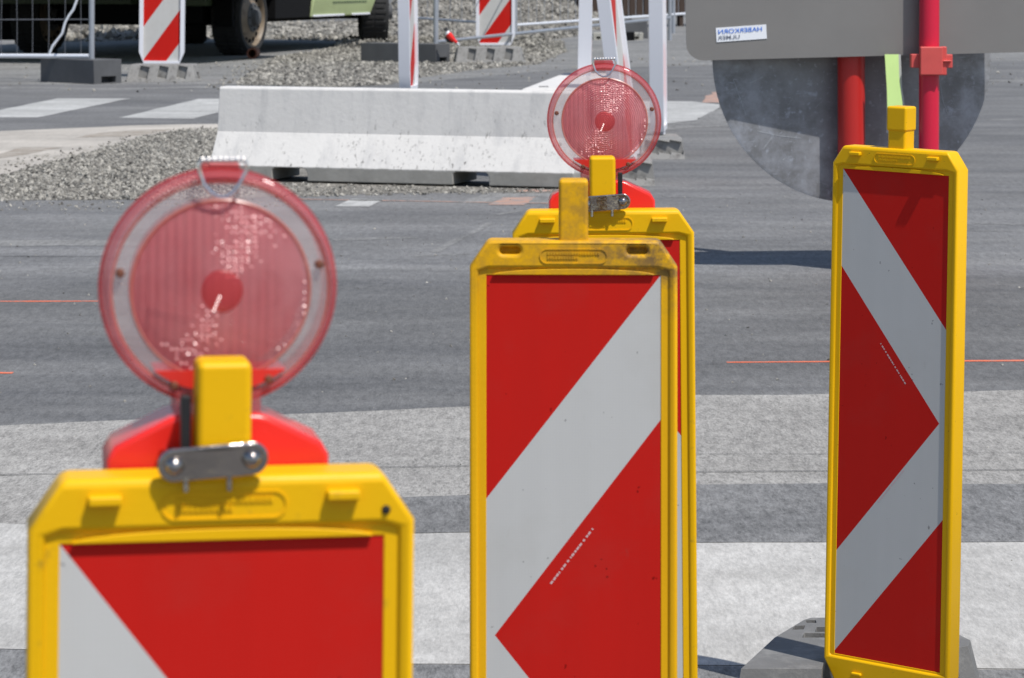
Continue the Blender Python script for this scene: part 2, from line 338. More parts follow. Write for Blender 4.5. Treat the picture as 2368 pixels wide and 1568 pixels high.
def copy_tree(o, parent=None):
    c = o.copy(); COL.objects.link(c); c.parent = parent
    for ch in list(o.children): copy_tree(ch, c)
    return c
def struct(o, kind='structure'): o['kind'] = kind; return o

# ------------------------------------------------------------------ ground
def sheet_poly(name, px, z, mat, wob=.0, step=.25, kind='structure', is_px=True):
    """flat patch on the ground; px = photo points of its corners; edges wander by wob metres"""
    pts = [Vector((*G(x, y), 0)) if is_px else Vector((x, y, 0)) for x, y in px]
    out = []; z = z*.3
    for i, a in enumerate(pts):
        b = pts[(i+1)%len(pts)]; n = max(1, int((b-a).length/step)) if wob else 1
        for k in range(n):
            p = a.lerp(b, k/n)
            if wob: p = p+Vector((mnoise.noise(p*1.7), mnoise.noise(p*1.7+Vector((9,3,1))), 0))*wob*1.2+Vector((mnoise.noise(p*7), mnoise.noise(p*7+Vector((5,5,5))), 0))*wob*.6
            out.append((p.x, p.y, z))
    me = bpy.data.meshes.new(name); me.from_pydata(out, [], [tuple(range(len(out)))])
    bm = bmesh.new(); bm.from_mesh(me); bmesh.ops.triangulate(bm, faces=bm.faces)
    for f in bm.faces:
        f.normal_update()
        if f.normal.z < 0: f.normal_flip()
    bm.to_mesh(me); bm.free()
    me.materials.append(M[mat]); o = bpy.data.objects.new(name, me); COL.objects.link(o); return struct(o, kind)
def line_strip(name, segs, z, mat, kind='structure'):
    mb = MB(); z = z*.3
    for x0, y0, x1, y1, w in segs:
        a = Vector((*G(x0,y0), z)); b = Vector((*G(x1,y1), z)); d = (b-a).normalized(); n_ = Vector((-d.y, d.x, 0))*w/2
        K = 24; L_, R_ = [], []
        for k in range(K+1):
            p = a.lerp(b, k/K); wv = 1+.5*mnoise.noise(p*3); off = n_.normalized()*mnoise.noise(p*.9)*w*.8
            L_.append(tuple(p+off+n_*wv)); R_.append(tuple(p+off-n_*wv))
        mb.add(L_+R_, [(k, k+1, K+2+k, K+1+k) for k in range(K)])
    o = mb.build(name, mat, smooth=False); return struct(o, kind)

mb = MB(); mb.add([(-300,-40,0),(300,-40,0),(300,600,0),(-300,600,0)], [(0,1,2,3)]); struct(mb.build('ground', 'asphalt', smooth=False))
sheet_poly('dusty_road_shoulder', [(-900,196),(-900,40),(900,60),(1500,40),(3200,40),(3200,128),(1700,150),(1300,160),(960,192),(560,196)], .004, 'dust', .25, 1.0)
sheet_poly('worn_road_band', [(-500,1010),(0,985),(240,975),(560,962),(880,950),(1085,942),(1340,928),(1610,915),(2000,910),(2368,903),(2900,895),(2900,1560),(1620,1560),(955,1560),(-500,1520)], .004, 'aggregate', .025, .08)
sheet_poly('white_road_marking', [(-500,1190),(480,1232),(955,1232),(1085,1230),(1350,1243),(1620,1254),(2368,1252),(2900,1250),(2900,1556),(2368,1550),(1620,1541),(955,1537),(480,1520),(0,1504),(-500,1490)], .008, 'road_paint', .012, .06)
sheet_poly('asphalt_repair_strip', [(430,1190),(700,1165),(955,1152),(1085,1148),(1350,1136),(1620,1123),(2000,1120),(2368,1122),(2900,1120),(2900,1254),(2368,1256),(1620,1258),(1350,1247),(1085,1233),(955,1236),(700,1236),(430,1234)], .012, 'asphalt_dark', .008, .06)
sheet_poly('road_foreground', [(-500,1492),(0,1506),(480,1522),(955,1540),(1620,1545),(2368,1554),(2900,1560),(2900,2400),(-500,2400)], .012, 'asphalt_dark', .01, .06)
line_strip('road_joint', [(-300,1106,1085,1080,.006),(1085,1080,1620,1094,.005),(1620,1094,2600,1088,.007),(-200,593,250,594,.015),(1600,1053,2500,1050,.003)], .016, 'crack')
line_strip('faded_road_line', [(1540,456,1705,459,.09),(2238,425,2290,428,.05),(2215,517,2420,521,.05),(2215,533,2420,537,.04),(-200,205,490,204,.5),(2290,188,2500,184,.9),(-300,563,420,560,.3),(1000,584,1130,515,.05),(1150,497,1210,488,.05),(2290,277,2368,276,.12),(955,592,1085,588,.04),(770,555,960,548,.12)], .004, 'dust')
line_strip('orange_survey_line', [(1680,838,2600,833,.030),(-200,698,228,697,.028),(-200,863,30,863,.03)], .005, 'orange_paint')
line_strip('faint_orange_line', [(690,461,1290,471,.045)], .009, 'orange_faded')
sheet_poly('mud_smear', [(179,319),(240,307),(310,302),(402,299),(380,305),(300,317)], .014, 'mud', .05, .12)
sheet_poly('mud_smear', [(-60,372),(0,356),(58,342),(147,342),(90,352),(0,366)], .014, 'mud', .05, .12)
for px in ([(133,228),(301,228),(88,272),(-85,272)], [(460,229),(628,229),(447,275),(276,273)], [(-190,228),(-30,228),(-260,272),(-440,272)]):
    sheet_poly('crossing_stripe', px, .008, 'zebra_paint', .015, .2)
sheet_poly('crossing_stripe', [(1480,234),(1600,235),(1663,242),(1663,250),(1608,279),(1536,286),(1440,286)], .008, 'zebra_paint', .01, .2)
sheet_poly('pale_road_patch', [(1606,281),(1661,252),(1700,252),(1720,292),(1604,296),(1480,310),(1500,288)], .008, 'dust', .05, .2)
sheet_poly('concrete_path', [(-700,312),(0,304),(300,291),(490,287),(560,288),(560,300),(420,302),(330,318),(230,346),(100,380),(0,407),(-500,520)], .008, 'beige', .06, .2)
sheet_poly('pale_road_patch', [(1065,470),(1125,446),(1300,442),(1300,472)], .004, 'dust', .03, .1)
sheet_poly('striped_road_patch', [(773,478),(812,461),(884,463),(852,479)], .009, 'stripe_white', .02, .1)
sheet_poly('orange_road_patch', [(1125,474),(1168,458),(1240,456),(1216,475)], .008, 'orange_faded', .03, .1)
sheet_poly('orange_road_patch', [(1618,237),(1645,214),(1672,212),(1665,238)], .008, 'orange_faded', .08, .2)
sheet_poly('orange_road_patch', [(1190,443),(1235,439),(1280,441),(1250,446)], .012, 'orange_faded', .02, .1)
G1 = [(-700,530),(-200,462),(0,407),(100,380),(230,346),(330,318),(420,302),(560,296),(640,300),(760,425),(1330,437),(1330,446),(900,448),(640,456),(500,462),(0,463),(-300,470)]
G2 = [(545,196),(560,182),(610,150),(640,134),(760,112),(850,96),(1010,90),(1240,95),(1300,98),(1310,120),(1240,150),(1120,160),(980,178),(900,196),(780,202)]
G3 = [(120,98),(120,58),(700,52),(900,48),(1350,60),(1345,82),(1260,96),(1000,97),(860,100),(600,90)]
for g_ in (G1, G2, G3): sheet_poly('gravel_bed', g_, .006, 'gravelbed', .12, .25, 'stuff')

# stones
def inside(p, poly):
    c = False; x, y = p
    for i in range(len(poly)):
        x1, y1 = poly[i]; x2, y2 = poly[i-1]
        if (y1 > y) != (y2 > y) and x < (x2-x1)*(y-y1)/(y2-y1)+x1: c = not c
    return c
OV = np.array([(1,0,0),(-1,0,0),(0,1,0),(0,-1,0),(0,0,1),(0,0,-1),(.7,.7,.35),(-.7,.6,.4),(.6,-.7,.45),(-.65,-.7,.3)])
bm = bmesh.new()
for p in OV: bm.verts.new(p)
bmesh.ops.convex_hull(bm, input=bm.verts); bm.verts.index_update()
OF = np.array([[v.index for v in f.verts] for f in bm.faces if len(f.verts) == 3]); OVv = np.array([v.co[:] for v in bm.verts]); bm.free()
def stones(name, pts, sizes, label=None):
    V_, F_ = [], []; o = 0
    for (x, y, z), s_ in zip(pts, sizes):
        q = rng.normal(size=4); q /= np.linalg.norm(q); w, a, b, c = q
        Rm = np.array([[1-2*(b*b+c*c),2*(a*b-c*w),2*(a*c+b*w)],[2*(a*b+c*w),1-2*(a*a+c*c),2*(b*c-a*w)],[2*(a*c-b*w),2*(b*c+a*w),1-2*(a*a+b*b)]])
        k = (OVv*(1+rng.uniform(-.25,.25,(len(OVv),1))))*np.array([1, rng.uniform(.6,1), rng.uniform(.4,.8)])*s_
        V_.append(k@Rm.T+np.array([x,y,z+s_*.25])); F_.append(OF+o); o += len(OVv)
    me = bpy.data.meshes.new(name); me.from_pydata(np.concatenate(V_).tolist(), [], np.concatenate(F_).tolist()); me.materials.append(M['stone'])
    ob = bpy.data.objects.new(name, me); COL.objects.link(ob); return struct(ob, 'stuff')
def scatter(poly_px, n, s0, s1, name, zf=None, xr=None):
    poly = [G(x, y) for x, y in poly_px]; xs = [p[0] for p in poly]; ys = [p[1] for p in poly]
    pts, sz = [], []
    x0, x1 = xr or (min(xs), max(xs))
    while len(pts) < n:
        p = (random.uniform(x0, x1), random.uniform(min(ys), max(ys)))
        if inside(p, poly): 
            pts.append((*p, zf(*p) if zf else 0)); sz.append(s0+(s1-s0)*random.random()**3)
    return stones(name, pts, sz)
G1s = [(-300,470),(-200,462),(0,407),(100,380),(230,346),(330,318),(420,302),(560,296),(600,300),(600,400),(590,452),(500,462),(0,463)]
scatter(G1s, 26000, .005, .023, 'gravel', xr=(-5.0, .5))
scatter([(640,425),(1330,440),(1330,447),(900,452),(640,458)], 900, .006, .02, 'gravel')
def berm(x, y):
    cx, cy = G(1060, 104); d = abs((y-cy))/2.2; return max(0, .16*(1-d)) * (1 if -3.6 < x < .6 else .3)
scatter(G2, 20000, .010, .042, 'gravel', berm)
scatter(G3, 11000, .02, .075, 'gravel')
scatter([(-200,455),(640,458),(700,478),(300,485),(-200,490)], 420, .004, .016, 'gravel')
scatter([(-100,395),(230,335),(330,308),(480,293),(480,300),(330,322),(230,350),(-100,425)], 500, .004, .02, 'gravel')
scatter([(470,205),(560,150),(640,130),(640,140),(600,165),(620,205)], 500, .008, .03, 'gravel')
scatter([(-200,960),(2600,900),(2600,1800),(-200,1800)], 1500, .0008, .0042, 'grit')
scatter([(-200,470),(2600,440),(2600,900),(-200,940)], 1500, .001, .008, 'grit')
scatter([(-200,140),(2600,130),(2600,210),(-200,215)], 1400, .004, .03, 'grit')

# gravel heap behind the fence
def heap():
    nx, ny = 60, 30; x0, x1, y0, y1 = -3.4, 3.0, 66, 82
    vs, fs, pts = [], [], []
    def hz(x, y):
        t = (y-y0)/(y1-y0); ex = min(1, max(0, (x-x0)/1.2))*min(1, max(0, (x1-x)/1.6)); return max(-.02, (t*4.6)*ex+.12*mnoise.noise(Vector((x*1.2,y*1.2,0))))
    for j in range(ny+1):
        for i in range(nx+1):
            x = x0+(x1-x0)*i/nx; y = y0+(y1-y0)*j/ny; vs.append((x,y,hz(x,y)))
    for j in range(ny):
        for i in range(nx): a = j*(nx+1)+i; fs.append((a,a+1,a+nx+2,a+nx+1))
    o = MB().add(vs, fs).build('gravel_heap', 'gravelbed', fix=False); struct(o, 'stuff')
    for _ in range(18000):
        x = random.uniform(x0,x1); y = random.uniform(y0,y1); pts.append((x,y,hz(x,y)))
    stones('gravel_heap_stones', pts, [.022+.05*random.random()**2 for _ in pts])
heap()

# ------------------------------------------------------------------ beacon boards (yellow frames)
PT = 1.095                                               # height of the panel's top edge
def beacon(label, x_px, s_px, yaw, lean, mirror, ymat, holes=False, cap=False, zo=0):
    Y = F/s_px; X = (x_px-CX)/s_px-PT*lean
    t = thing('beacon_board', label, 'beacon board', (X, Y, zo), R(yaw), 'yellow framed beacon boards', ry=lean)
    mb = MB(); mb.T = Matrix.Translation((0,0,PT))
    A = [(-.105,-1.078),(.105,-1.078),(.1437,-1.012),(.1437,.012),(.119,.048),(-.119,.048),(-.1437,.012),(-.1437,-1.012)]
    B = [(-.1,-1.004),(.1,-1.004),(.1315,-1.004),(.1315,.006),(.119,.009),(-.119,.009),(-.1315,.006),(-.1315,-1.004)]
    mb.ring(A, B, -.027, .02)
    fr = mb.build('frame', ymat, t, bevel=0)
    if holes:
        cs = []
        for sx in (-1, 1):
            c = MB(); c.T = Matrix.Translation((0,0,PT)); n_ = 14
            c.prism([(sx*.088+(.009 if math.cos(a) > 0 else -.009)*1+.0052*math.cos(a), .034+.0052*math.sin(a)) for a in [2*math.pi*k/n_ for k in range(n_)]], -.06, -.012); cs.append(c)
        cut(fr, cs)
    bev(fr, .0052, 3)
    mb = MB(); mb.T = Matrix.Translation((0,0,PT))
    mb.ring([(-.134,-1.008),(.134,-1.008),(.134,.012),(-.134,.012)], [(-.1208,-1.0),(.1208,-1.0),(.1208,0),(-.1208,0)], -.0222, .018)
    arc = [(-.112,.0005)]+[(.112*math.cos(a), .0005) for a in ()]+[(.112,.0005)]+[(.112*math.cos(math.pi*k/16), .0005+.0085*math.sin(math.pi*k/16)) for k in range(1,16)]
    mb.prism(arc, -.0266, -.015)
    mb.build('inner_lip', ymat, t, bevel=.0012, seg=2)
    # striped panel
    k = -1 if mirror else 1; w = .1215
    def pl(poly, m):
        p = [(k*x, z) for x, z in poly]; p = p if k > 0 else p[::-1]
        return [(x, PT+z) for x, z in p], m
    mb = MB(); tiny = MB()
    for poly, m in (pl([(-w,.001),(w,-.311),(w,.001)],0), pl([(-w,-.199),(-w,-.788),(.109,-.4995)],0), pl([(w,-.691),(-w,-.995),(-w,-1.001),(w,-1.001)],0),
                    pl([(-w,.001),(-w,-.199),(.109,-.4995),(-w,-.788),(-w,-.995),(w,-.691),(w,-.311)],1)):
        n = len(poly); mb.add([(x,-.0212,z) for x, z in poly], [tuple(range(n))], m)
    mb.box(-w, w, -.0207, -.012, PT-1.001, PT+.001, 1)
    o = mb.build('panel', ['sheet_red','sheet_white'], t, smooth=False, fix=False)
    bm_ = bmesh.new(); bm_.from_mesh(o.data); bmesh.ops.triangulate(bm_, faces=[f for f in bm_.faces if len(f.verts) > 4]); bm_.to_mesh(o.data); bm_.free()
    # faint print along the chevron edges
    random.seed(3)
    for (x0, z0, x1, z1) in ((-.028,-.352,.03,-.428),(.03,-.603,-.028,-.676)):
        d = Vector((x1-x0, 0, z1-z0)); ln = d.length; d.normalize(); pr = MB(); nn = Vector((-d.z, 0, d.x)); pos = 0
        while pos < ln:
            wd = random.choice((.002,.0035,.005)); q = Vector((x0,-.0214,z0))+d*pos
            ps = [q, q+d*wd, q+d*wd+nn*.0028, q+nn*.0028]; pr.add([(k*p.x, p.y, PT+p.z) for p in ps], [(0,1,2,3)]); pos += wd+random.choice((.0012,.0016,.0035))
        pr.build('edge_print', 'print_pink', t, smooth=False)
    # post on top
    mb = MB(); hw = .0205
    mb.box(-hw, hw, -.021, .021, PT+.03, PT+.132); o = mb.build('post', ymat, t, bevel=.0055, seg=3)
    if cap:
        mb = MB(); mb.box(-hw-.0022, hw+.0022, -.0235, .0235, PT+.083, PT+.1335); mb.build('post_cap', ymat, t, bevel=.005, seg=3)
    if not holes:
        for sx in (-1, 1):
            mb = MB(); mb.box(sx*.0885-.0125, sx*.0885+.0125, -.0365, -.02, PT+.029, PT+.0365); mb.build('tab', ymat, t, bevel=.002, seg=2)
    for sx in (-1, 1):
        mb = MB(); mb.box(sx*.065-.011, sx*.065+.011, -.033, -.02, PT-1.036, PT-1.03); mb.build('lower_tab', ymat, t, bevel=.002, seg=2)
    # raised maker's plaque
    mb = MB(); n_ = 40
    def ov(rx, rz, c=(0,0)):
        out = []
        for q in range(n_):
            a = 2*math.pi*q/n_; out.append((c[0]+(rx-rz)*(1 if math.cos(a) > 0 else -1)*(1 if abs(math.cos(a)) > 1e-6 else 0)+rz*math.cos(a), PT+.0265+c[1]+rz*math.sin(a)))
        return out
    mb.ring(ov(.047,.0105), ov(.0456,.0092), -.0282, -.026)
    random.seed(11)
    for row, (za, xa, xb) in enumerate(((.0285,-.036,.036),(.0225,-.036,.004))):
        x = xa
        while x < xb:
            wd = random.choice((.002,.003,.0024)); mb.box(x, x+wd, -.0284, -.026, PT+za, PT+za+.0042); x += wd+.0012
    mb.build('plaque', ymat, t, smooth=False)
    return t
bL = beacon('blurred yellow framed board nearest the camera, carrying the big red lamp', 511, 3070, 11, .010, False, 'yellow', zo=-.0035)
bM1 = beacon('scuffed dirty yellow framed board with slots instead of tabs and arrow pointing left', 1326, 1660, -1, 0, True, 'yellow_worn', holes=True, zo=-.004)
bM2 = beacon('yellow framed board mostly hidden behind the scuffed one, with a lamp on it', 1394, 1455, 0, -.008, False, 'yellow', zo=-.010)
bR = beacon('sharp turned yellow framed board standing alone in front of the red poles', 2085, 1132, -36, .0205, False, 'yellow_speck', cap=True, zo=.005)

MB().lathe([(.0001,-.0295),(.0026,-.029),(.0036,-.027),(.0036,-.02)], 16, c=(.1215,0,PT+.020)).build('plug', 'black_rubber', bL)
# clamps + lamps
def lamp(label, board, mir=1, dx=0, c0=-.0055, dz=0):
    t = thing('warning_lamp', label, 'warning lamp', board.location, board.rotation_euler[2], 'red flashing lamps on boards', ry=board.rotation_euler[1])
    Z = PT+.048
    mb = MB(); mb.prism([(-.085,Z-.09),(.085,Z-.09),(.085,Z+.014+dz),(.079,Z+.024+dz),(.038,Z+.044+dz),(.030,Z+.046+dz),(-.030,Z+.046+dz),(-.038,Z+.044+dz),(-.079,Z+.024+dz),(-.085,Z+.014+dz)], .026, .092)
    mb.build('housing', 'red_plastic', t, bevel=.0045, seg=4)
    mb = MB(); mb.box(-.033,.033,.034,.082,Z+.038+dz,Z+.066+dz); mb.build('neck', 'lens_rim', t, bevel=.003)
    cz = Z+.141+dz; cy = .058; KS = 1.03
    def rot(o): o.location = (0,0,0); return o
    def lt(prof, name, mat, n=72, fix=True): return MB().lathe([(r*KS, y) for r, y in prof], n).build(name, mat, t, fix=fix, ang=50, loc=(dx,cy,cz))
    lt([(.0805,-.0215),(.083,-.0245),(.0862,-.0215),(.0882,-.013),(.0886,0),(.0882,.013),(.0862,.0215),(.083,.0245),(.0805,.0215)], 'rim', 'lens_rim')
    lt([(.0868,-.0016),(.0895,-.0016),(.0895,.0016),(.0868,.0016)], 'rim_seam', 'lens_core')
    lt([(.066,-.024),(.0805,-.0215)], 'reflector_ring', 'lens_clear'); 
    lt([(.066,.024),(.0805,.0215)], 'rear_reflector_ring', 'lens_clear')
    for nm, sg in (('lens', -1), ('rear_lens', 1)):
        lt([(.0001, sg*.034),(.014, sg*.0337),(.030, sg*.0325),(.046, sg*.0295),(.058, sg*.026),(.0655, sg*.0225),(.066, sg*.020)], nm, 'lens_red')
    lt([(.0001,-.0362),(.008,-.0360),(.0135,-.0352),(.0155,-.0338),(.0155,-.031)], 'lens_core', 'lens_core', 32)
    lt([(.0652,-.0246),(.0664,-.0252),(.0676,-.0244)], 'lens_edge', 'lens_edge', fix=False)
    lt([(.0797,-.0222),(.0806,-.0230),(.0815,-.0226)], 'ring_edge', 'lens_edge', fix=False)
    sun_l = Vector((math.sin(R(PHI))*math.cos(R(EL)), -math.cos(R(PHI))*math.cos(R(EL)), math.sin(R(EL))))
    hv = (sun_l + (Vector((0,0,H))-board.location-Vector((0,0,1.27))).normalized()).normalized()
    hv = Matrix.Rotation(-board.rotation_euler[2], 3, 'Z') @ hv
    fm = MB(); rr = random.Random(21 if mir > 0 else 4)  # prism facets turned to mirror the sun at the camera, added for glints
    def dome(r): return -.0342+.0105*(r/.066)**2.2
    for q in range(95):
        u = rr.random()
        if u < .50: a = R(66)+rr.gauss(0,.16); r = rr.uniform(.018,.062)
        elif u < .68: a = R(90)+rr.gauss(0,.07); r = rr.uniform(.02,.064)
        elif u < .9: a = R(246)+rr.gauss(0,.17); r = rr.uniform(.012,.058)
        else: a = R(-15)+rr.gauss(0,.25); r = .0635
        x = round(r*math.cos(a)/.0048)*.0048; z = round(r*math.sin(a)/.0026)*.0026
        n_ = (hv+Vector((rr.gauss(0,1),rr.gauss(0,1),rr.gauss(0,1)))*.085).normalized()
        e1 = n_.cross(Vector((0,0,1))).normalized(); e2 = e1.cross(n_); c = Vector((x*KS, dome(math.hypot(x,z))-.0004, z*KS)); w_ = rr.uniform(.0004,.0008)
        fm.add([tuple(c+e1*w_*i_+e2*w_*j_) for i_, j_ in ((-1,-1),(1,-1),(1,1),(-1,1))], [(0,1,2,3)])
    for q in range(5):  # extra facets for the glint near the centre
        c = Vector((-.002-q*.0011, -.037, -.004-q*.0026)); e1 = hv.cross(Vector((0,0,1))).normalized(); e2 = e1.cross(hv); w_ = .0007
        fm.add([tuple(c+e1*w_*i_+e2*w_*j_) for i_, j_ in ((-1,-1),(1,-1),(1,1),(-1,1))], [(0,1,2,3)])
    for q in range(4):  # extra facets for the sun glint on the rim
        a = R(66+q*1.4-2); c = Vector((.0868*KS*math.cos(a), -.0195, .0868*KS*math.sin(a))); e1 = hv.cross(Vector((0,0,1))).normalized(); e2 = e1.cross(hv); w_ = .0007
        fm.add([tuple(c+e1*w_*i_+e2*w_*j_) for i_, j_ in ((-1,-1),(1,-1),(1,1),(-1,1))], [(0,1,2,3)])
    for q in range(210):  # paler facets standing in for the soft highlight streak
        a = R(66 if q%3 else 246)+rr.gauss(0,.20); r = rr.uniform(.012,.062); x = round(r*math.cos(a)/.0036)*.0036; z = round(r*math.sin(a)/.0036)*.0036
        n_ = (hv+Vector((rr.gauss(0,1),rr.gauss(0,1),rr.gauss(0,1)))*.06).normalized(); e1 = n_.cross(Vector((0,0,1))).normalized(); e2 = e1.cross(n_); c = Vector((x*KS, dome(math.hypot(x,z))-.0002, z*KS)); w_ = .0011
        fm.add([tuple(c+e1*w_*i_+e2*w_*j_) for i_, j_ in ((-1,-1),(1,-1),(1,1),(-1,1))], [(0,1,2,3)], 1)
    fm.build('lens_glint_prisms', ['prism','glint_soft'], t, smooth=False, fix=False, loc=(dx,cy,cz))
    MB().box(dx-.004,dx+.008,cy-.004,cy+.004,cz-.07,cz-.015).build('bulb_stem', 'pale_grey', t, bevel=.002)
    a0 = math.asin(.0615/.0785); arc = [(dx+.0782*KS*math.cos(a), cz+.0782*math.sin(a)) for a in [-math.pi+a0+(math.pi-2*a0)*q/24 for q in range(25)]]
    MB().prism(arc, cy-.0262, cy+.0235).build('lens_foot', 'lens_solid', t)
    for x, z in ((-.0745,.013),(.0735,.018),(-.034,-.0705),(.036,-.067)):
        MB().lathe([(.0001,-.0285),(.0022,-.0285),(.0034,-.0265),(.0034,-.018),(.0001,-.018)], 14, c=(dx+x*KS,cy,cz+z*KS)).build('screw', 'rust', t)
    MB().prism([(dx-.0165,cz+.080),(dx+.0165,cz+.080),(dx+.0145,cz+.0965),(dx-.0145,cz+.0965)], cy-.012, cy+.012).build('carry_lug', 'lens_core', t, bevel=.002)
    yy = cy-.032; z1 = cz+.100
    MB().tube([(dx+a, yy, z1-b) for a, b in ((-.016,0),(.016,0),(.0182,.004),(.0178,.009),(.0125,.019),(.008,.025),(.003,.0283),(-.003,.0283),(-.009,.025),(-.0145,.019),(-.0178,.009),(-.0182,.004),(-.016,0))], .0015, 10, cap=False).build('handle', 'wire', t)
    hb = MB()
    for q in range(8): hb.lathe([(.0001,-.0022),(.0022,-.001),(.0022,.001),(.0001,.0022)], 10, c=(dx-.0155+q*.0044, yy-.0012, z1))
    hb.build('handle_coil', 'wire', t)
    bx = -.0245*mir
    MB().box(min(bx,bx-.007*mir), max(bx,bx-.007*mir), -.012, .004, Z+.0, Z+.058).build('lock_bar', 'black_rubber', t, bevel=.001)
    # steel clamp plate with two bolts, in front of the post
    mb = MB(); n_ = 28
    poly = [(c0+(.0285 if math.cos(a) > 0 else -.0285)+.0125*math.cos(a), Z+.0125+.0125*math.sin(a)+.002*(1 if math.cos(a) > 0 else -1)) for a in [2*math.pi*(q+.5)/n_ for q in range(n_)]]
    mb.prism(poly, -.037, -.033); cl = mb.build('clamp_plate', 'plated', t, bevel=.0018, seg=3)
    mb = MB()
    rail = [(x, -.037-.0035*math.sin(math.pi*(x+.022)/.044), 0) for x in np.linspace(-.022,.022,13)]
    for q in range(12):
        a, b = rail[q], rail[q+1]
        mb.add([(a[0]+c0,a[1],Z+.002),(b[0]+c0,b[1],Z+.002),(b[0]+c0,b[1],Z+.022),(a[0]+c0,a[1],Z+.022)], [(0,1,2,3)])
    mb.build('clamp_ridge', 'plated', t)
    for sx in (-1, 1):
        c = (c0+sx*.0285, -.037, Z+.0125+sx*.002)
        b = MB().lathe([(.0001,-.0062),(.003,-.0058),(.0062,-.003),(.0072,0),(.0072,.002)], 20, c=c)
        b.tube([(c[0], -.035, c[2]-.0), (c[0], .03, c[2])], .003, 8)
        b.build('bolt', 'plated', t, ang=60)
    for x in (-.02, .012):
        MB().tube([(c0+x,-.035,Z+.004),(c0+x,-.036,Z-.009)], .0022, 8).build('clamp_prong', 'plated', t)
    return t
lamp('large blurred red lamp clamped on the nearest board', bL, 1, .0012, -.0095, -.0088)
lamp('smaller sharper red lamp on the half hidden board behind', bM2, -1, .0055, .002, -.0035)

# foot plates
def foot(name, label, poly, h, mat, group, slots, zc=0, holes=True, ox=0, oy=0, rz=0, grow=.02):
    o = MB().slab(poly, zc, h, grow=grow).build(name, mat); tag(o, label, 'foot plate', group)
    if slots: cut(o, slots)
    bev(o, h*.09, 2)
    return o
polyR = [(.469,5.757),(.635,5.757),(.665,5.93),(.93,5.93),(.965,5.95),(.978,6.0),(.945,6.10),(.88,6.21)]+[G(x, y, .08) for x, y in ((1876,1428),(1859,1433),(1791,1474),(1722,1538))]
sl = []
def pocket(x0,x1,y0,y1,z0,z1): c = MB(); c.box(x0,x1,y0,y1,z0,z1); return c
for px in ([(1862,1433.5),(1886,1433),(1888,1440),(1866,1440)], [(1836,1446.5),(1862,1445.5),(1858,1455),(1832,1456)], [(1888,1449),(1925,1449),(1925,1461),(1884,1461)], [(1860,1463),(1925,1464),(1925,1474),(1854,1474)]):
    c = MB(); c.slab([G(x, y, .08) for x, y in px][::-1], .05, .2); sl.append(c)
foot('foot_plate', 'dark rubber foot plate of the sharp turned board', polyR, .08, 'recycled_light' if False else 'recycled', 'rubber foot plates', sl)
for b, lab, rz in ((bL,'dark foot plate under the nearest board',12),(bM1,'dark foot plate under the scuffed slotted board',-1),(bM2,'dark foot plate under the half hidden board',0)):
    o = MB().slab([(-.17,-.05),(-.12,-.10),(.12,-.10),(.17,-.05),(.17,.22),(.13,.25),(-.13,.25),(-.17,.22)], 0, .06, grow=.02).build('foot_plate', 'recycled', bevel=.01)
    tag(o, lab, 'foot plate', 'rubber foot plates'); o.location = b.location; o.rotation_euler = (0,0,R(rz))

# ------------------------------------------------------------------ white framed guide boards further back
def guide(label, X, Y, rz, lean=0, width=.61, z0=.20, phase=0, h=2.1, thick=.15, leanx=0, z_off=0):
    t = thing('guide_board', label, 'guide board', (X, Y, z_off), R(rz), 'white framed red and white guide boards', ry=lean, rx=leanx)
    w = width/2; iw = w-.055; zt = z0+h
    mb = MB()
    A = [(-w*.78,z0-.02),(w*.78,z0-.02),(w,z0+.14),(w,zt),(-w,zt),(-w,z0+.14)]
    B = [(-iw*.97,z0+.02),(iw*.97,z0+.02),(iw,z0+.10),(iw,zt-.05),(-iw,zt-.05),(-iw,z0+.10)]
    mb.ring(A, B, -thick/2, thick/2); mb.build('frame', 'white_plastic', t, bevel=.012)
    mb = MB(); z = z0+phase; per = .90; sl_ = 1.40*2*iw
    y = -thick/2+.03; back = MB()
    clip0, clip1 = z0+.015, zt-.045
    def band(za, m):                                       # diagonal band, thickness per/2
        poly = [Vector((-iw,0,za)), Vector((iw,0,za+sl_)), Vector((iw,0,za+sl_+per/2)), Vector((-iw,0,za+per/2))]
        for zc, sg in ((clip0, 1), (clip1, -1)):
            out = []
            for i, a in enumerate(poly):
                b = poly[(i+1)%len(poly)]; ia = (a.z-zc)*sg >= 0; ib = (b.z-zc)*sg >= 0
                if ia: out.append(a)
                if ia != ib: out.append(a.lerp(b, (zc-a.z)/(b.z-a.z)))
            poly = out
            if len(poly) < 3: return
        mb.add([(p.x,y,p.z) for p in poly], [tuple(range(len(poly)))], m)
        mb.add([(p.x,-y,p.z) for p in poly], [tuple(reversed(range(len(poly))))], m)
    for q in range(-4, 6): band(z+q*per, 1); band(z+q*per+per/2, 0)
    mb.build('panel', ['sheet_red','sheet_white'], t, smooth=False, fix=False)
    mb = MB(); mb.box(-.06,.06,-.05,.05,.03,z0+.01); mb.build('stub', 'white_plastic', t, bevel=.01)
    return t
X, Y = G(374, 178); guide('white framed guide board beside the left wire fence', X, Y, 3, lean=.01, phase=.03)
X, Y = G(1146, 128); guide('white framed guide board in front of the gravel heap', X, Y, -2, phase=.03, width=.66, z0=.19)
X, Y = G(946, 245); guide('edge-on white guide board standing just behind the concrete barrier', X, Y, 83, leanx=-.012, thick=.12)
X, Y = G(1350, 300); guide('edge-on plain white guide board above the left of the smaller lamp', X, Y, 88, leanx=.015, thick=.12)
X, Y = G(1462, 420); guide('leaning white guide board directly behind the smaller lamp', X, Y, 80, leanx=-.126, thick=.09)
X, Y = G(1524, 352); guide('edge-on white guide board rising at the right rim of the smaller lamp', X, Y, 84, leanx=-.01, thick=.11)

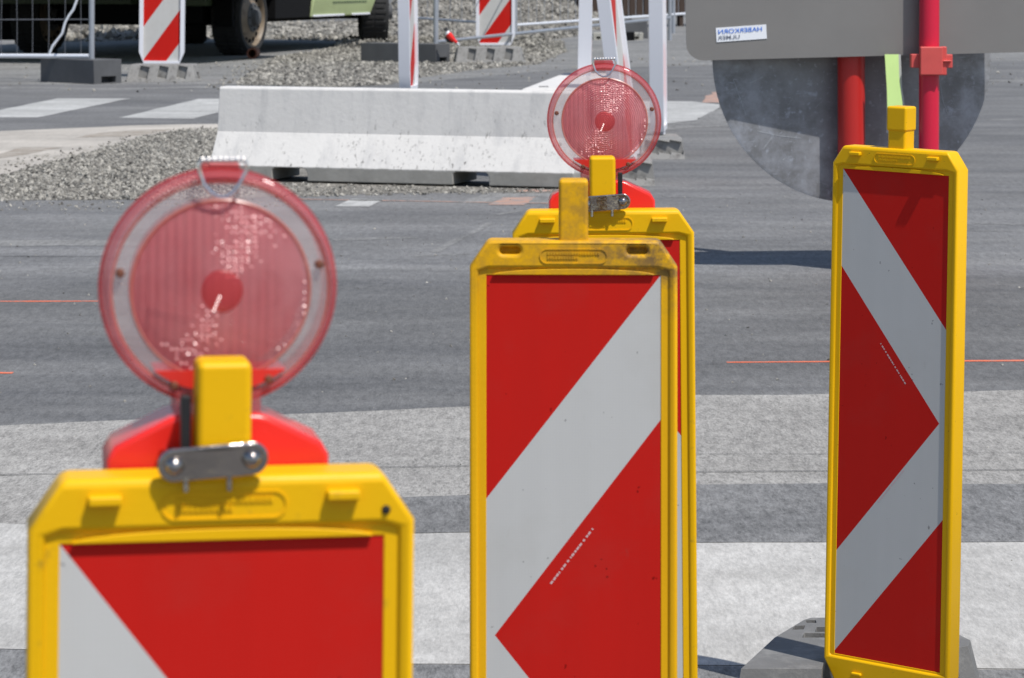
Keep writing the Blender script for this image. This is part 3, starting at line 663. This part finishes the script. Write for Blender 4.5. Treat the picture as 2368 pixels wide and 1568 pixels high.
def far_foot(label, x0, x1, yb, h=.22, d=.75, rz=0, mat='recycled_light', slots=3):
    (X0, Y) = G(x0, yb); X1 = G(x1, yb)[0]; w = (X1-X0)/2
    prof = [(-w*.93,0),(-w*.80,h),(w*.80,h),(w,0)]
    o = MB().add([(-w,0,0),(w,0,0),(w*1.12,d*.35,0),(w,d,0),(-w,d,0),(-w*1.08,d*.4,0),(-w*.9,.1,h),(w*.88,.1,h),(w*.98,d*.38,h),(w*.88,d-.08,h),(-w*.88,d-.08,h),(-w*.95,d*.4,h)],
        [(5,4,3,2,1,0),(6,7,8,9,10,11),(0,1,7,6),(1,2,8,7),(2,3,9,8),(3,4,10,9),(4,5,11,10),(5,0,6,11)]).build('foot_plate', mat)
    cs = []
    for k in range(slots):
        cx = -w*.55+k*(w*1.1/max(1, slots-1)); c = MB(); c.T = Matrix.Translation((cx,-.05,0)) @ Matrix.Rotation(R(10),4,'Y')
        c.box(-.06,.06,-.1,.17,.045,h*.93); cs.append(c)
    c = MB(); c.box(w*.86, w*1.3, d*.22, d*.34, .03, .12); cs.append(c)
    cut(o, cs); bev(o, .012, 2)
    o.location = ((X0+X1)/2, Y, 0); o.rotation_euler = (0,0,R(rz)); return tag(o, label, 'foot plate', 'dusty foot plates of the white framed boards')
far_foot('ribbed grey foot plate beside the dark fence block, under a guide board', 291, 452, 190)
far_foot('ribbed foot plate half buried in gravel under the middle guide board', 1052, 1208, 146, h=.24)
far_foot('weathered foot plate standing clear to the right of the smaller lamp', 1480, 1584, 369, h=.15, d=.95)
far_foot('weathered foot plate nearest the red lamp housing, mostly hidden', 1430, 1514, 430, h=.16, d=.8)

# ------------------------------------------------------------------ concrete barriers
def barrier(name, label, A, B, hw_top, ztop, wb, pockets, mat='barrier'):
    """A, B: the foot's front corners on the ground"""
    A = Vector((*A,0)); B = Vector((*B,0)); ln = (B-A).length; a = math.atan2(B.y-A.y, B.x-A.x)
    k = ztop/.657
    prof = [(0,0),(0,.10*k),(wb*.27,.335*k),(wb*.34,ztop-.012),(wb*.365,ztop),(wb*.635,ztop),(wb*.66,ztop-.012),(wb*.73,.335*k),(wb,.10*k),(wb,0)]
    n = len(prof); vs = [(0,y,z) for y,z in prof]+[(ln,y,z) for y,z in prof]
    mb = MB().add(vs, [tuple(range(n)), tuple(reversed(range(n,2*n)))]+[(i,(i+1)%n,(i+1)%n+n,i+n) for i in range(n)])
    o = mb.build(name, mat, smooth=False)
    if pockets:
        cs = []
        for x0, x1 in pockets:
            c = MB(); r = .025
            c.prism([(x0,-.05),(x1,-.05),(x1,.05),(x1-.01,.078),(x1-.03,.09),(x0+.02,.09),(x0,.075)], -.1, wb+.1); cs.append(c)
        cut(o, cs)
    for p_ in o.data.polygons: p_.use_smooth = False
    bev(o, .006, 2); o.location = A+Vector((0,0,.014)); o.rotation_euler = (0,0,a)
    return tag(o, label, 'concrete barrier')
A = G(484, 418); B = G(1326, 439.5)
def bx(px):
    t = (px-484)/(1326-484); return t*math.hypot(B[0]-A[0], B[1]-A[1])
barrier('concrete_barrier', 'long low white concrete barrier with two lifting slots and scuffed lower face', A, B, .08, .643, .52, [(bx(634),bx(718)),(bx(1055),bx(1137))])
A2 = (.075, 23.0); o = barrier('concrete_barrier', 'small white concrete block seen end-on behind the long barrier', (.08,23.2), (.50,23.2), .1, .50, .4, [])
bpy.data.objects.remove(o)
mb = MB(); mb.add([(0,0,0),(.55,0,0),(.95,3.4,0),(.40,3.4,0),(.03,.02,.51),(.50,.02,.51),(.86,3.35,.51),(.43,3.35,.51),(0,0,.44),(.55,0,.44),(.95,3.4,.44),(.40,3.4,.44)],
      [(3,2,1,0),(4,5,6,7),(0,1,9,8),(8,9,5,4),(1,2,10,9),(9,10,6,5),(2,3,11,10),(10,11,7,6),(3,0,8,11),(11,8,4,7)])
o = mb.build('concrete_block', 'barrier'); c = MB(); c.lathe([(.0001,0),(.03,0),(.03,.1),(.0001,.1)], 12, c=(0,0,0)); 
o.location = (.055, 23.0, 0); bev(o, .012); tag(o, 'white concrete block lying behind the long barrier, left of the smaller lamp', 'concrete block')
hl = MB().box(.17,.25,.34,.42,.505,.5135).build('lifting_eye', 'chassis', o, bevel=.003)

# ------------------------------------------------------------------ fences
def fence_block(label, corner, rz, l, w, h, hole=True):
    # local: origin at the near corner; long face runs along -X, end face along +Y
    o = MB().slab([(-l,0),(0,0),(0,w),(-l,w)], 0, h, grow=.0).build('fence_block', 'block')
    c = MB(); c.box(-.15, .1, w*.28, w*.80, .012, h*.30); cut(o, [c]); bev(o, .02, 2)
    o.location = (*corner, 0); o.rotation_euler = (0,0,R(rz)); return tag(o, label, 'fence block', 'fence feet')
fence_block('big dark fence foot under the left wire fence post', G(217, 195), -42, 1.08, .46, .31)
fence_block('long dark fence foot half buried in gravel behind the upright board', G(1008, 147), -32, 1.42, .40, .30)
def wire_fence(label, P0, P1, posts, z_top=3.0, wires_h=(), n_v=0, rail_r=.028, post_r=.04, wob=.015, rail_mat='steel_bright', cable=False, top=True, wr=.0066, wm='steel'):
    """P0, P1: ends of the lower rail in world space"""
    P0 = Vector(P0); P1 = Vector(P1); t = thing('wire_fence', label, 'wire fence', (P0.x, P0.y, 0), 0, 'mobile wire fence panels')
    o0 = Vector((P0.x, P0.y, 0)); a = P0-o0; b = P1-o0
    MB().tube([a, b], rail_r, 10).build('rail', rail_mat, t)
    up = Vector((0,0,z_top))
    if top: MB().tube([a+up, b+up], rail_r, 10).build('top_rail', rail_mat, t)
    for f, zb in posts:
        p = a.lerp(b, f); MB().tube([(p.x,p.y-.0,zb),(p.x,p.y,a.z+z_top+.1)], post_r, 12).build('fence_post', 'steel', t)
    mesh = MB(); 
    for zh in wires_h: mesh.tube([a+Vector((0,0,zh)), a.lerp(b,.5)+Vector((0,0,zh-.005)), b+Vector((0,0,zh))], wr*1.7, 6)
    for k in range(n_v):
        p = a.lerp(b, (k+.5)/n_v); pts = []
        for q in range(9):
            zz = z_top*q/8; pts.append(p+Vector((wob*mnoise.noise(Vector((k*3.1,zz*2,1))), 0, zz)))
        mesh.tube(pts, wr, 5)
    if wires_h or n_v: mesh.build('wire_mesh', wm, t)
    return t
Yl = 36.35
pA = At(206, 130, Yl); pB = At(-520, 128, Yl+1.0)
fl = wire_fence('wire mesh fence with bright lower rail in front of the green truck', pA, pB, [(0,.28),(1,.0)], wires_h=(.475,.95,1.42,1.9), n_v=20, post_r=.036, rail_r=.030, wr=.0048, wm='wire_dull')
for ch in fl.children:
    if ch.name.startswith('fence_post'): ch.location.x += .035
cab = MB(); pts = [At(x, y, Yl-.12) for x, y in ((187,-60),(178,0),(170,22),(160,36),(151,52),(144,78),(133,92),(122,106),(115,124))]
cab.tube(pts, .016, 8); tag(cab.build('cable', 'steel_bright'), 'thin pale cable hanging down over the left wire fence', 'cable')
pA = At(1008, 97, 43.9); pB = At(1549, 41, 57.0)
wire_fence('wire fence whose low rail slopes up to the right past the middle guide board', pA, pB, [(0,.29),(1,.0)], wires_h=(.9,1.6), n_v=0, rail_mat='steel')
pA = At(925, 39, 62); pB = At(1192, 58, 58)
wire_fence('short wire fence running behind the truck wheel and gravel', pA, pB, [(1,.0)], wires_h=(.8,), n_v=10, rail_mat='steel')
pA = At(1194, 58, 58.2); pB = At(1640, 28, 64)
wire_fence('barred wire fence in front of the dark timber', pA, pB, [(.80,.0)], wires_h=(.8,), n_v=26, rail_mat='steel_bright', wob=.01)
# dark timber wall behind
x0, y0, z0 = At(1338, 37, 68); x1, y1, z1 = At(1700, 30, 71)
t = thing('timber_hoarding', 'dark brown timber wall behind the barred wire fence', 'timber wall', (x0, y0, 0))
L_ = math.hypot(x1-x0, y1-y0); t.rotation_euler = (0,0,math.atan2(y1-y0, x1-x0))
nb = 22
mbp = MB()
for k in range(nb):
    w_ = L_/nb; mbp.box(k*w_+.01, (k+1)*w_-.01, random.uniform(0,.03), .07, .30, 3.2+random.uniform(-.05,.05))
mbp.build('boards', 'timber', t, bevel=.005)
for f in (.02,.33,.66,.98): MB().box(L_*f-.06, L_*f+.06, .07, .19, 0, 3.1).build('post', 'timber', t, bevel=.005)
for f, lab in ((1447,'black fence foot below the barred fence'),):
    X, Y = G(1447, 94); o = MB().box(0,.28,0,.4,0,.17).build('fence_block', 'chassis', bevel=.012); o.location = (X-.1,Y,0); tag(o, 'small black fence foot below the barred fence', 'fence block', 'small feet of the barred fence')
for px, lab in ((1460,'small pale fence foot touching the black one'), (1371,'small pale fence foot between two white boards')):
    X, Y = G(px, 93); o = MB().slab([(0,0),(.24,0),(.24,.4),(0,.4)],0,.15).build('fence_block', 'kerbstone'); c = MB(); c.box(.07,.15,-.1,.2,.02,.07); cut(o,[c]); bev(o,.01); o.location = (X,Y,0); tag(o, lab, 'fence block', 'small feet of the barred fence')
X, Y = G(1433, 91)
o = MB().slab([(0,.5),(.62,.5),(.55,1.2),(.1,1.2)], 0, .38, grow=.04).build('plastic_trough', 'block', bevel=.02); o.location = (X-.02,Y+.2,0); tag(o, 'dark grey tapered trough behind the small fence feet', 'trough')

# odds and ends near the middle fence
t = thing('road_flare', 'small red tapered item with black and white end on the gravel', 'red item', At(1040, 100, 43.5))
def lp(x, y, dy=0): 
    p = At(x, y, 43.4+dy); q = t.location; return (p[0]-q[0], p[1]-q[1], p[2]-q[2])
MB().tube([lp(1036,78),lp(1041,84),lp(1048,92),lp(1057,99)], [.045,.05,.036,.018], 12).build('body', 'red_plastic', t)
MB().tube([lp(1036,78),lp(1034,72)], [.04,.028], 12).build('collar', 'foil', t)
MB().tube([lp(1034,72),lp(1031,68),lp(1033,63)], [.03,.026,.012], 10).build('cap', 'black_rubber', t)
MB().tube([lp(1031,84,.05),lp(1038,93,.05),lp(1048,98,.05)], [.03,.045,.02], 10).build('holder', 'black_rubber', t)
MB().tube([lp(1057,99),lp(1063,105)], [.018,.008], 8).build('tip', 'foil', t)
random.seed(5)
for k, (x, y, w_, h_, rz, lab) in enumerate(((137,79,.36,.15,12,'pale concrete piece at the left end under the truck'), (163,79,.38,.17,14,'pale concrete piece with chipped top in the middle under the truck'), (205,75,.40,.16,14,'raised pale concrete piece right of the fence post'))):
    X, Y = G(x, y); o = MB().slab([(0,0),(w_,0),(w_*.97,.3),(.03,.3)], 0, h_+.05, grow=0.01).build('concrete_piece', 'kerbstone', bevel=.015); o.location = (X,Y,.12); o.rotation_euler = (0,R(-4),R(rz)); tag(o, lab, 'concrete piece', 'broken concrete pieces under the truck')
X, Y = G(158, 80); o = MB().box(0,.09,0,.2,0,.19).build('orange_marker', 'orange_paint', bevel=.01); o.location = (X-.02,Y-.05,.12); tag(o, 'small orange marker between two pale concrete pieces', 'marker')
pts = []; sz = []
for _ in range(1500):
    x = random.uniform(120, 330); y = random.uniform(66, 93); X, Y = G(x, y); pts.append((X, Y, .02+.20*max(0, 1-abs(y-82)/12))); sz.append(.04+.10*random.random()**2)
stones('rubble', pts, sz)
mb = MB(); pl = []
nx, ny = 30, 10; vs = []; fs = []
for j in range(ny+1):
    for i in range(nx+1):
        x = 110+230*i/nx; y = 94-30*j/ny; X, Y = G(x, y); tt = j/ny; vs.append((X, Y, .006+.2*math.sin(math.pi*min(1,tt*1.0))*.9+.04*mnoise.noise(Vector((X*2,Y*2,0)))))
for j in range(ny):
    for i in range(nx): a_ = j*(nx+1)+i; fs.append((a_,a_+1,a_+nx+2,a_+nx+1))
struct(MB().add(vs, fs).build('rubble_mound', 'gravelbed', fix=False), 'stuff')

# ------------------------------------------------------------------ green truck
X, Y = G(583, 128)
tr = thing('green_truck', 'green off-road truck with black tyres and tan rims behind the fence', 'truck', (X, Y, 0), R(-18))
def wheel(x, y, steer=0):
    MBt = MB(); MBt.T = Matrix.Translation((x, y, .64)) @ Matrix.Rotation(R(90+steer), 4, 'Z')
    # lathe axis Y -> local X of the truck; outer face towards +X is y negative here
    MBt.lathe([(.50,-.02),(.53,-.035),(.59,-.03),(.625,.02),(.64,.06),(.64,.42),(.62,.48),(.52,.50),(.50,.48),(.50,-.02)], 64)
    for k in range(40):
        a = 2*math.pi*k/40; c_, s_ = math.cos(a), math.sin(a)
        p = [(.632*c_-.035*-s_, .632*s_-.035*c_), (.632*c_+.035*-s_, .632*s_+.035*c_), (.656*c_+.025*-s_, .656*s_+.025*c_), (.656*c_-.025*-s_, .656*s_-.025*c_)]
        MBt.prism(p, .02+.04*(k%2), .22); MBt.prism(p, .26, .44+.03*(k%2))
    w = MBt.build('wheel', 'tyre', tr)
    m2 = MB(); m2.T = MBt.T
    m2.lathe([(.50,-.02),(.485,-.028),(.47,-.01),(.455,.05),(.43,.06),(.34,.035),(.27,-.01),(.25,-.02)], 64)
    m4 = m2
    for k in range(16):
        a = 2*math.pi*k/16; m4.lathe([(.0001,.030),(.032,.030),(.034,.06)], 12, c=(.395*math.cos(a),0,.395*math.sin(a)), m=1)
    m4.build('rim', ['rim','chassis'], w)
    m3 = MB(); m3.T = MBt.T
    m3.lathe([(.25,-.02),(.24,-.035),(.16,-.05),(.13,-.12),(.08,-.14),(.0001,-.145)], 40)
    for k in range(8):
        a = 2*math.pi*k/8; m3.lathe([(.0001,-.07),(.018,-.07),(.018,-.03)], 8, c=(.20*math.cos(a),0,.20*math.sin(a)))
    m3.build('hub', 'block', w)
wheel(0, 0); wheel(0, 6.4, 24); wheel(-3.75, 0); wheel(-3.75, 6.4, 24)
MB().box(-3.5,-.55,-.2,7.0,.52,.98).box(-4.1,.05,.9,2.6,.6,.98).box(-.35,-.02,-.78,-.72,.5,.98).build('chassis', 'chassis', tr, bevel=.01)
for ya in (0, 6.4): MB().box(-3.9,-.05,ya-.1,ya+.1,.5,.62).build('axle', 'chassis', tr, bevel=.02)
MB().box(-7.6,1.4,-5.0,-.72,1.10,3.2).build('tail_shade_body', 'green_pale', tr, bevel=.03)  # unseen rear overhang, widened and lowered to darken the ground below
MB().box(-3.2,-.6,-.7,-.3,.55,.98).build('tow_beam', 'chassis', tr, bevel=.02)
MB().box(-4.9,-3.95,-.02,.02,.22,1.0).build('mud_flap', 'chassis', tr)
MB().box(-5.4,-1.75,-1.05,-.75,.865,.955).build('rear_sill', 'green_dark', tr, bevel=.012)
MB().box(-5.4,.12,-.70,8.4,1.30,3.4).build('body', 'green_pale', tr, bevel=.04)
MB().box(-5.3,.02,-.68,8.3,.985,1.298).build('subframe', 'chassis', tr, bevel=.01)
MB().box(-.95,-.4,-1.0,-.72,.84,1.05).build('tail_lamp', 'green_dark', tr, bevel=.02)
# side skirt box with tapered ends
mb = MB(); y0, y1 = 2.35, 5.65
mb.add([(-.45,y0+.12,.60),(.06,y0+.12,.60),(.06,y1-.22,.60),(-.45,y1-.22,.60),(-.45,y0,.74),(.10,y0+.18,.86),(.10,y1-.05,.86),(-.45,y1,.74),(-.45,y0,1.28),(.10,y0+.45,1.28),(.10,y1+.05,1.28),(-.45,y1,1.28)],
       [(3,2,1,0),(8,9,10,11),(0,1,5,4),(4,5,9,8),(1,2,6,5),(5,6,10,9),(2,3,7,6),(6,7,11,10),(3,0,4,7),(7,4,8,11)])
mb.build('side_box', 'green_pale', tr, bevel=.02)
MB().box(.065,.09,y0+.2,y0+1.7,.605,.64).box(.065,.09,y0+2.1,y1-.3,.605,.64).build('side_box_rail', 'white_plastic', tr, bevel=.004)
random.seed(2)
for row, z in enumerate((.93,.84)):
    y = y0+1.1; pr = MB()
    while y < y1-.6:
        w_ = random.uniform(.04,.1); pr.box(.098,.106,y,y+w_,z,z+.025); y += w_+.03
    pr.build('side_print', 'green_dark', tr)
X, Y = G(585, 136); o = MB().tube([(0,0,.09),(.0,.5,.09)], .09, 16, cap=True).build('rusty_pipe', 'rust'); c = MB(); c.tube([(0,-.1,.09),(0,.4,.09)], .065, 14); cut(o, [c]); o.location = (X,Y-.15,0); tag(o, 'short rusty pipe end lying at the foot of the truck wheel', 'pipe')

# ------------------------------------------------------------------ signs
Ys = 13.85; s_ = F/Ys
lx, _, lz = At(1588, 141, Ys)
sg = thing('traffic_sign', 'large grey metal sign seen from behind with a white and blue sticker', 'road sign', (lx, Ys, lz), R(6), ry=-.022)
w = 1.80; hgt = 1.2; r_ = .085
poly = [(r_+0 - r_*math.sin(a), r_-r_*math.cos(a)) for a in [math.pi/2*k/8 for k in range(8,-1,-1)]]
poly = [(r_-r_*math.cos(a), r_-r_*math.sin(a)) for a in [math.pi/2*k/8 for k in range(9)]]
poly += [(w-r_+r_*math.sin(a), r_-r_*math.cos(a)) for a in [math.pi/2*k/8 for k in range(9)]]
poly += [(w-r_+r_*math.cos(a), hgt-r_+r_*math.sin(a)) for a in [math.pi/2*k/8 for k in range(9)]]
poly += [(r_-r_*math.sin(a), hgt-r_+r_*math.cos(a)) for a in [math.pi/2*k/8 for k in range(9)]]
MB().prism(poly, 0, .006).build('plate', 'plate', sg, smooth=False)
def sgl(x, y, dy): # photo point -> local in sign frame (thin, approximate)
    p = Vector(At(x, y, Ys)); mw = Matrix.Translation(sg.location) @ sg.rotation_euler.to_matrix().to_4x4(); q = mw.inverted() @ p
    return q.x, q.z
def text(body, size, mat, x, z, parent, y, mirror=True, align='RIGHT', rot=0, sx=1):
    cu = bpy.data.curves.new('txt', 'FONT'); cu.body = body; cu.size = size; cu.align_x = align; cu.offset = size*.006
    o = bpy.data.objects.new('txt', cu); COL.objects.link(o); dg = bpy.context.evaluated_depsgraph_get(); dg.update()
    me = bpy.data.meshes.new_from_object(o.evaluated_get(dg)); bpy.data.objects.remove(o); me.name = 'lettering'
    T = Matrix.Translation((x, y, z)) @ Matrix.Rotation(rot, 4, 'Y') @ Matrix.Diagonal((-sx if mirror else sx, 1, 1, 1)) @ Matrix.Rotation(R(90), 4, 'X')
    me.transform(T); me.materials.clear(); me.materials.append(M[mat]); ob = bpy.data.objects.new('lettering', me); COL.objects.link(ob); ob.parent = parent; return ob
c1 = sgl(1656,65,0); c2 = sgl(1775,57,0); c3 = sgl(1777,90,0); c4 = sgl(1658,98,0)
st = MB().add([(c1[0],-.001,c1[1]),(c2[0],-.001,c2[1]),(c3[0],-.001,c3[1]),(c4[0],-.001,c4[1]),(c1[0],-.0035,c1[1]),(c2[0],-.0035,c2[1]),(c3[0],-.0035,c3[1]),(c4[0],-.0035,c4[1])],
      [(4,7,6,5),(0,1,5,4),(1,2,6,5),(2,3,7,6),(3,0,4,7)]).build('sticker', 'foil', sg, smooth=False)
ang = -math.atan2(c3[1]-c4[1], c3[0]-c4[0])
wd = c2[0]-c1[0]
a_ = sgl(1661,79,0); text('HABERKORN', .031, 'blue_print', a_[0], a_[1], st, -.006, rot=ang, sx=1.22)
a_ = sgl(1661,92.5,0); text('ULMER', .027, 'grey_print', a_[0], a_[1], st, -.006, rot=ang, sx=1.35)
# scratches on the plate
mb = MB()
def scr(mb, pts, w_, Yp, y_off):
    pts = [Vector(At(x, y, Yp))+Vector((0,y_off,0)) for x, y in pts]
    for a, b in zip(pts, pts[1:]):
        d = (b-a).normalized(); n_ = Vector((-d.z,0,d.x))*w_; mb.add([tuple(a-n_),tuple(b-n_),tuple(b+n_),tuple(a+n_)], [(0,1,2,3)])
# pole
px, py, _ = At(2146.5, 0, Ys+.055)
pole = thing('sign_pole', 'crimson sign pole passing in front of the grey sign plate', 'sign pole', (px, py, 0), ry=.004)
MB().tube([(0,0,0),(0,0,3.6)], .0495, 32).build('pole', 'pole_red', pole, ang=60)
Zc = H-(140+80)/ (F/(Ys+.055))
MB().box(-.056,.056,-.085,-.045,Zc-.07,Zc+.07).build('clamp_block', 'clamp_red', pole, bevel=.006)
MB().box(-.096,-.05,-.05,.0,Zc-.035,Zc+.032).build('clamp_ear', 'clamp_red', pole, bevel=.004)
e = MB(); e.box(.05,.108,-.055,-.035,Zc-.035,Zc+.032).box(.056,.10,-.075,-.055,Zc-.004,Zc+.004).box(.056,.078,-.062,.0,Zc-.07,Zc+.07); e.build('clamp_ear', 'clamp_red', pole, bevel=.004)
# round sign and its red post
Yd = 14.15; sd = F/Yd
cx, _, cz = At(1974, 130, Yd)
ds = thing('round_sign', 'scratched round metal sign hanging below the grey plate', 'road sign', (cx, Yd, 0), R(12))
rd = 338/sd
dm = MB().lathe([(.0001,0),(rd*.97,0),(rd,.006),(rd,.012),(.0001,.012)], 96, c=(0,0,cz))
def dl(x, y):
    p = Vector(At(x, y, Yd)); q = p-Vector((cx, Yd, 0)); k = 1/math.cos(R(12)); return (q.x*k, q.z)
sc = MB(); n_sc = 0
for pts in ([(2178,176),(2186,232),(2200,270),(2212,282)], [(1745,300),(1800,312),(1850,318)], [(1760,342),(1785,310)], [(2188,254),(2230,256)], [(1690,180),(1712,240),(1720,262)], [(1730,190),(1760,176)]):
    q = [dl(*p) for p in pts]; wsc = .0009
    for a, b in zip(q, q[1:]):
        A_ = Vector((a[0],-.002,a[1])); B_ = Vector((b[0],-.002,b[1])); d = (B_-A_).normalized(); n_ = Vector((-d.z,0,d.x))*.0010
        sc.add([tuple(A_-n_),tuple(B_-n_),tuple(B_+n_),tuple(A_+n_)], [(0,1,2,3)])
rs = random.Random(8)
for _ in range(110):
    a = rs.uniform(math.pi, 2*math.pi); r = rd*math.sqrt(rs.random())*.95; x = r*math.cos(a); z = cz+r*math.sin(a); ln_ = rs.choice((.006,.01,.015,.03,.06)); th = rs.gauss(.3,.6) if rs.random() < .6 else rs.uniform(0,3.1)
    w_ = rs.uniform(.0006,.0022) if ln_ < .02 else rs.uniform(.0004,.0008)
    x2 = x+ln_*math.cos(th); z2 = z+ln_*math.sin(th)
    if math.hypot(x2, z2-cz) > rd*.97: continue
    nx_, nz_ = -math.sin(th)*w_, math.cos(th)*w_
    sc.add([(x-nx_,-.0018,z-nz_),(x2-nx_*.3,-.0018,z2-nz_*.3),(x2+nx_*.3,-.0018,z2+nz_*.3),(x+nx_,-.0018,z+nz_)], [(0,1,2,3)])
dm.add(sc.v, sc.f, 1); dm.build('disc', ['disc','scratch'], ds, ang=20)
px, py, _ = At(1970, 0, Yd-.10)
po = thing('sign_post', 'thick red post in front of the round scratched sign', 'sign post', (px, py, 0), ry=-.004)
MB().tube([(0,0,0),(0,0,1.35)], .068, 32).build('post', 'post_red', po, ang=60)
MB().box(-.1,.1,.06,.095,cz+.1,cz+.17).build('bracket', 'steel', po, bevel=.004)
# yellow-green reflection in the round sign, built as a solid strip
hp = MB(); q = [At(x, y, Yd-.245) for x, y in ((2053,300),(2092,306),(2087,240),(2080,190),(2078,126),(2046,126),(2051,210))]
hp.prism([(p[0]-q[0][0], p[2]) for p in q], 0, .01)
q0 = q[0]; o = hp.build('reflection_strip', 'reflected_green', smooth=False); o.location = (q0[0], Yd-.245, 0); tag(o, 'yellow green strip standing in for a reflection in the round sign', 'reflection strip')
hp = MB(); q = [At(x, y, Yd-.23) for x, y in ((2050,308),(2102,308),(2096,270),(2086,200),(2083,126),(2050,126))]  # whitish sheen beside the green reflection, added as a thin plate
hp.prism([(p[0]-q[0][0], p[2]) for p in q], 0, .006); ob = hp.build('pale_reflection', 'pale_grey', o, smooth=False); ob.location = (q[0][0]-q0[0], .02, 0)

# ------------------------------------------------------------------ light, sky, camera
sd_ = Vector((math.sin(R(PHI))*math.cos(R(EL)), -math.cos(R(PHI))*math.cos(R(EL)), math.sin(R(EL))))
li = bpy.data.lights.new('sun', 'SUN'); li.energy = 4.2; li.angle = R(.5); li.color = (1, .965, .91)
lo = bpy.data.objects.new('sun', li); COL.objects.link(lo); lo.rotation_euler = sd_.to_track_quat('Z', 'Y').to_euler()
W = bpy.data.worlds.new('World'); S.world = W; W.use_nodes = True; nt = W.node_tree
sky = nt.nodes.new('ShaderNodeTexSky'); sky.sky_type = 'NISHITA'; sky.sun_disc = False; sky.sun_elevation = R(EL); sky.sun_rotation = math.atan2(sd_.x, sd_.y)
bg = nt.nodes['Background']; bg.inputs['Strength'].default_value = .11; nt.links.new(sky.outputs[0], bg.inputs['Color'])
cd = bpy.data.cameras.new('camera'); co = bpy.data.objects.new('camera', cd); COL.objects.link(co)
co.location = (0,0,H); co.rotation_euler = (R(90),0,0); cd.sensor_width = 36; cd.lens = 36*F/2367.5
cd.shift_y = -(784-HY)/2367.5; cd.clip_end = 2000; cd.clip_start = .05
cd.dof.use_dof = True; cd.dof.focus_distance = 6.3; cd.dof.aperture_fstop = 16.5
S.camera = co
S.view_settings.view_transform = 'Standard'; S.view_settings.look = 'None'; S.view_settings.exposure = .1; S.view_settings.gamma = 1
S.render.engine = 'CYCLES'; S.cycles.use_denoising = True; S.cycles.max_bounces = 8; S.cycles.transparent_max_bounces = 12
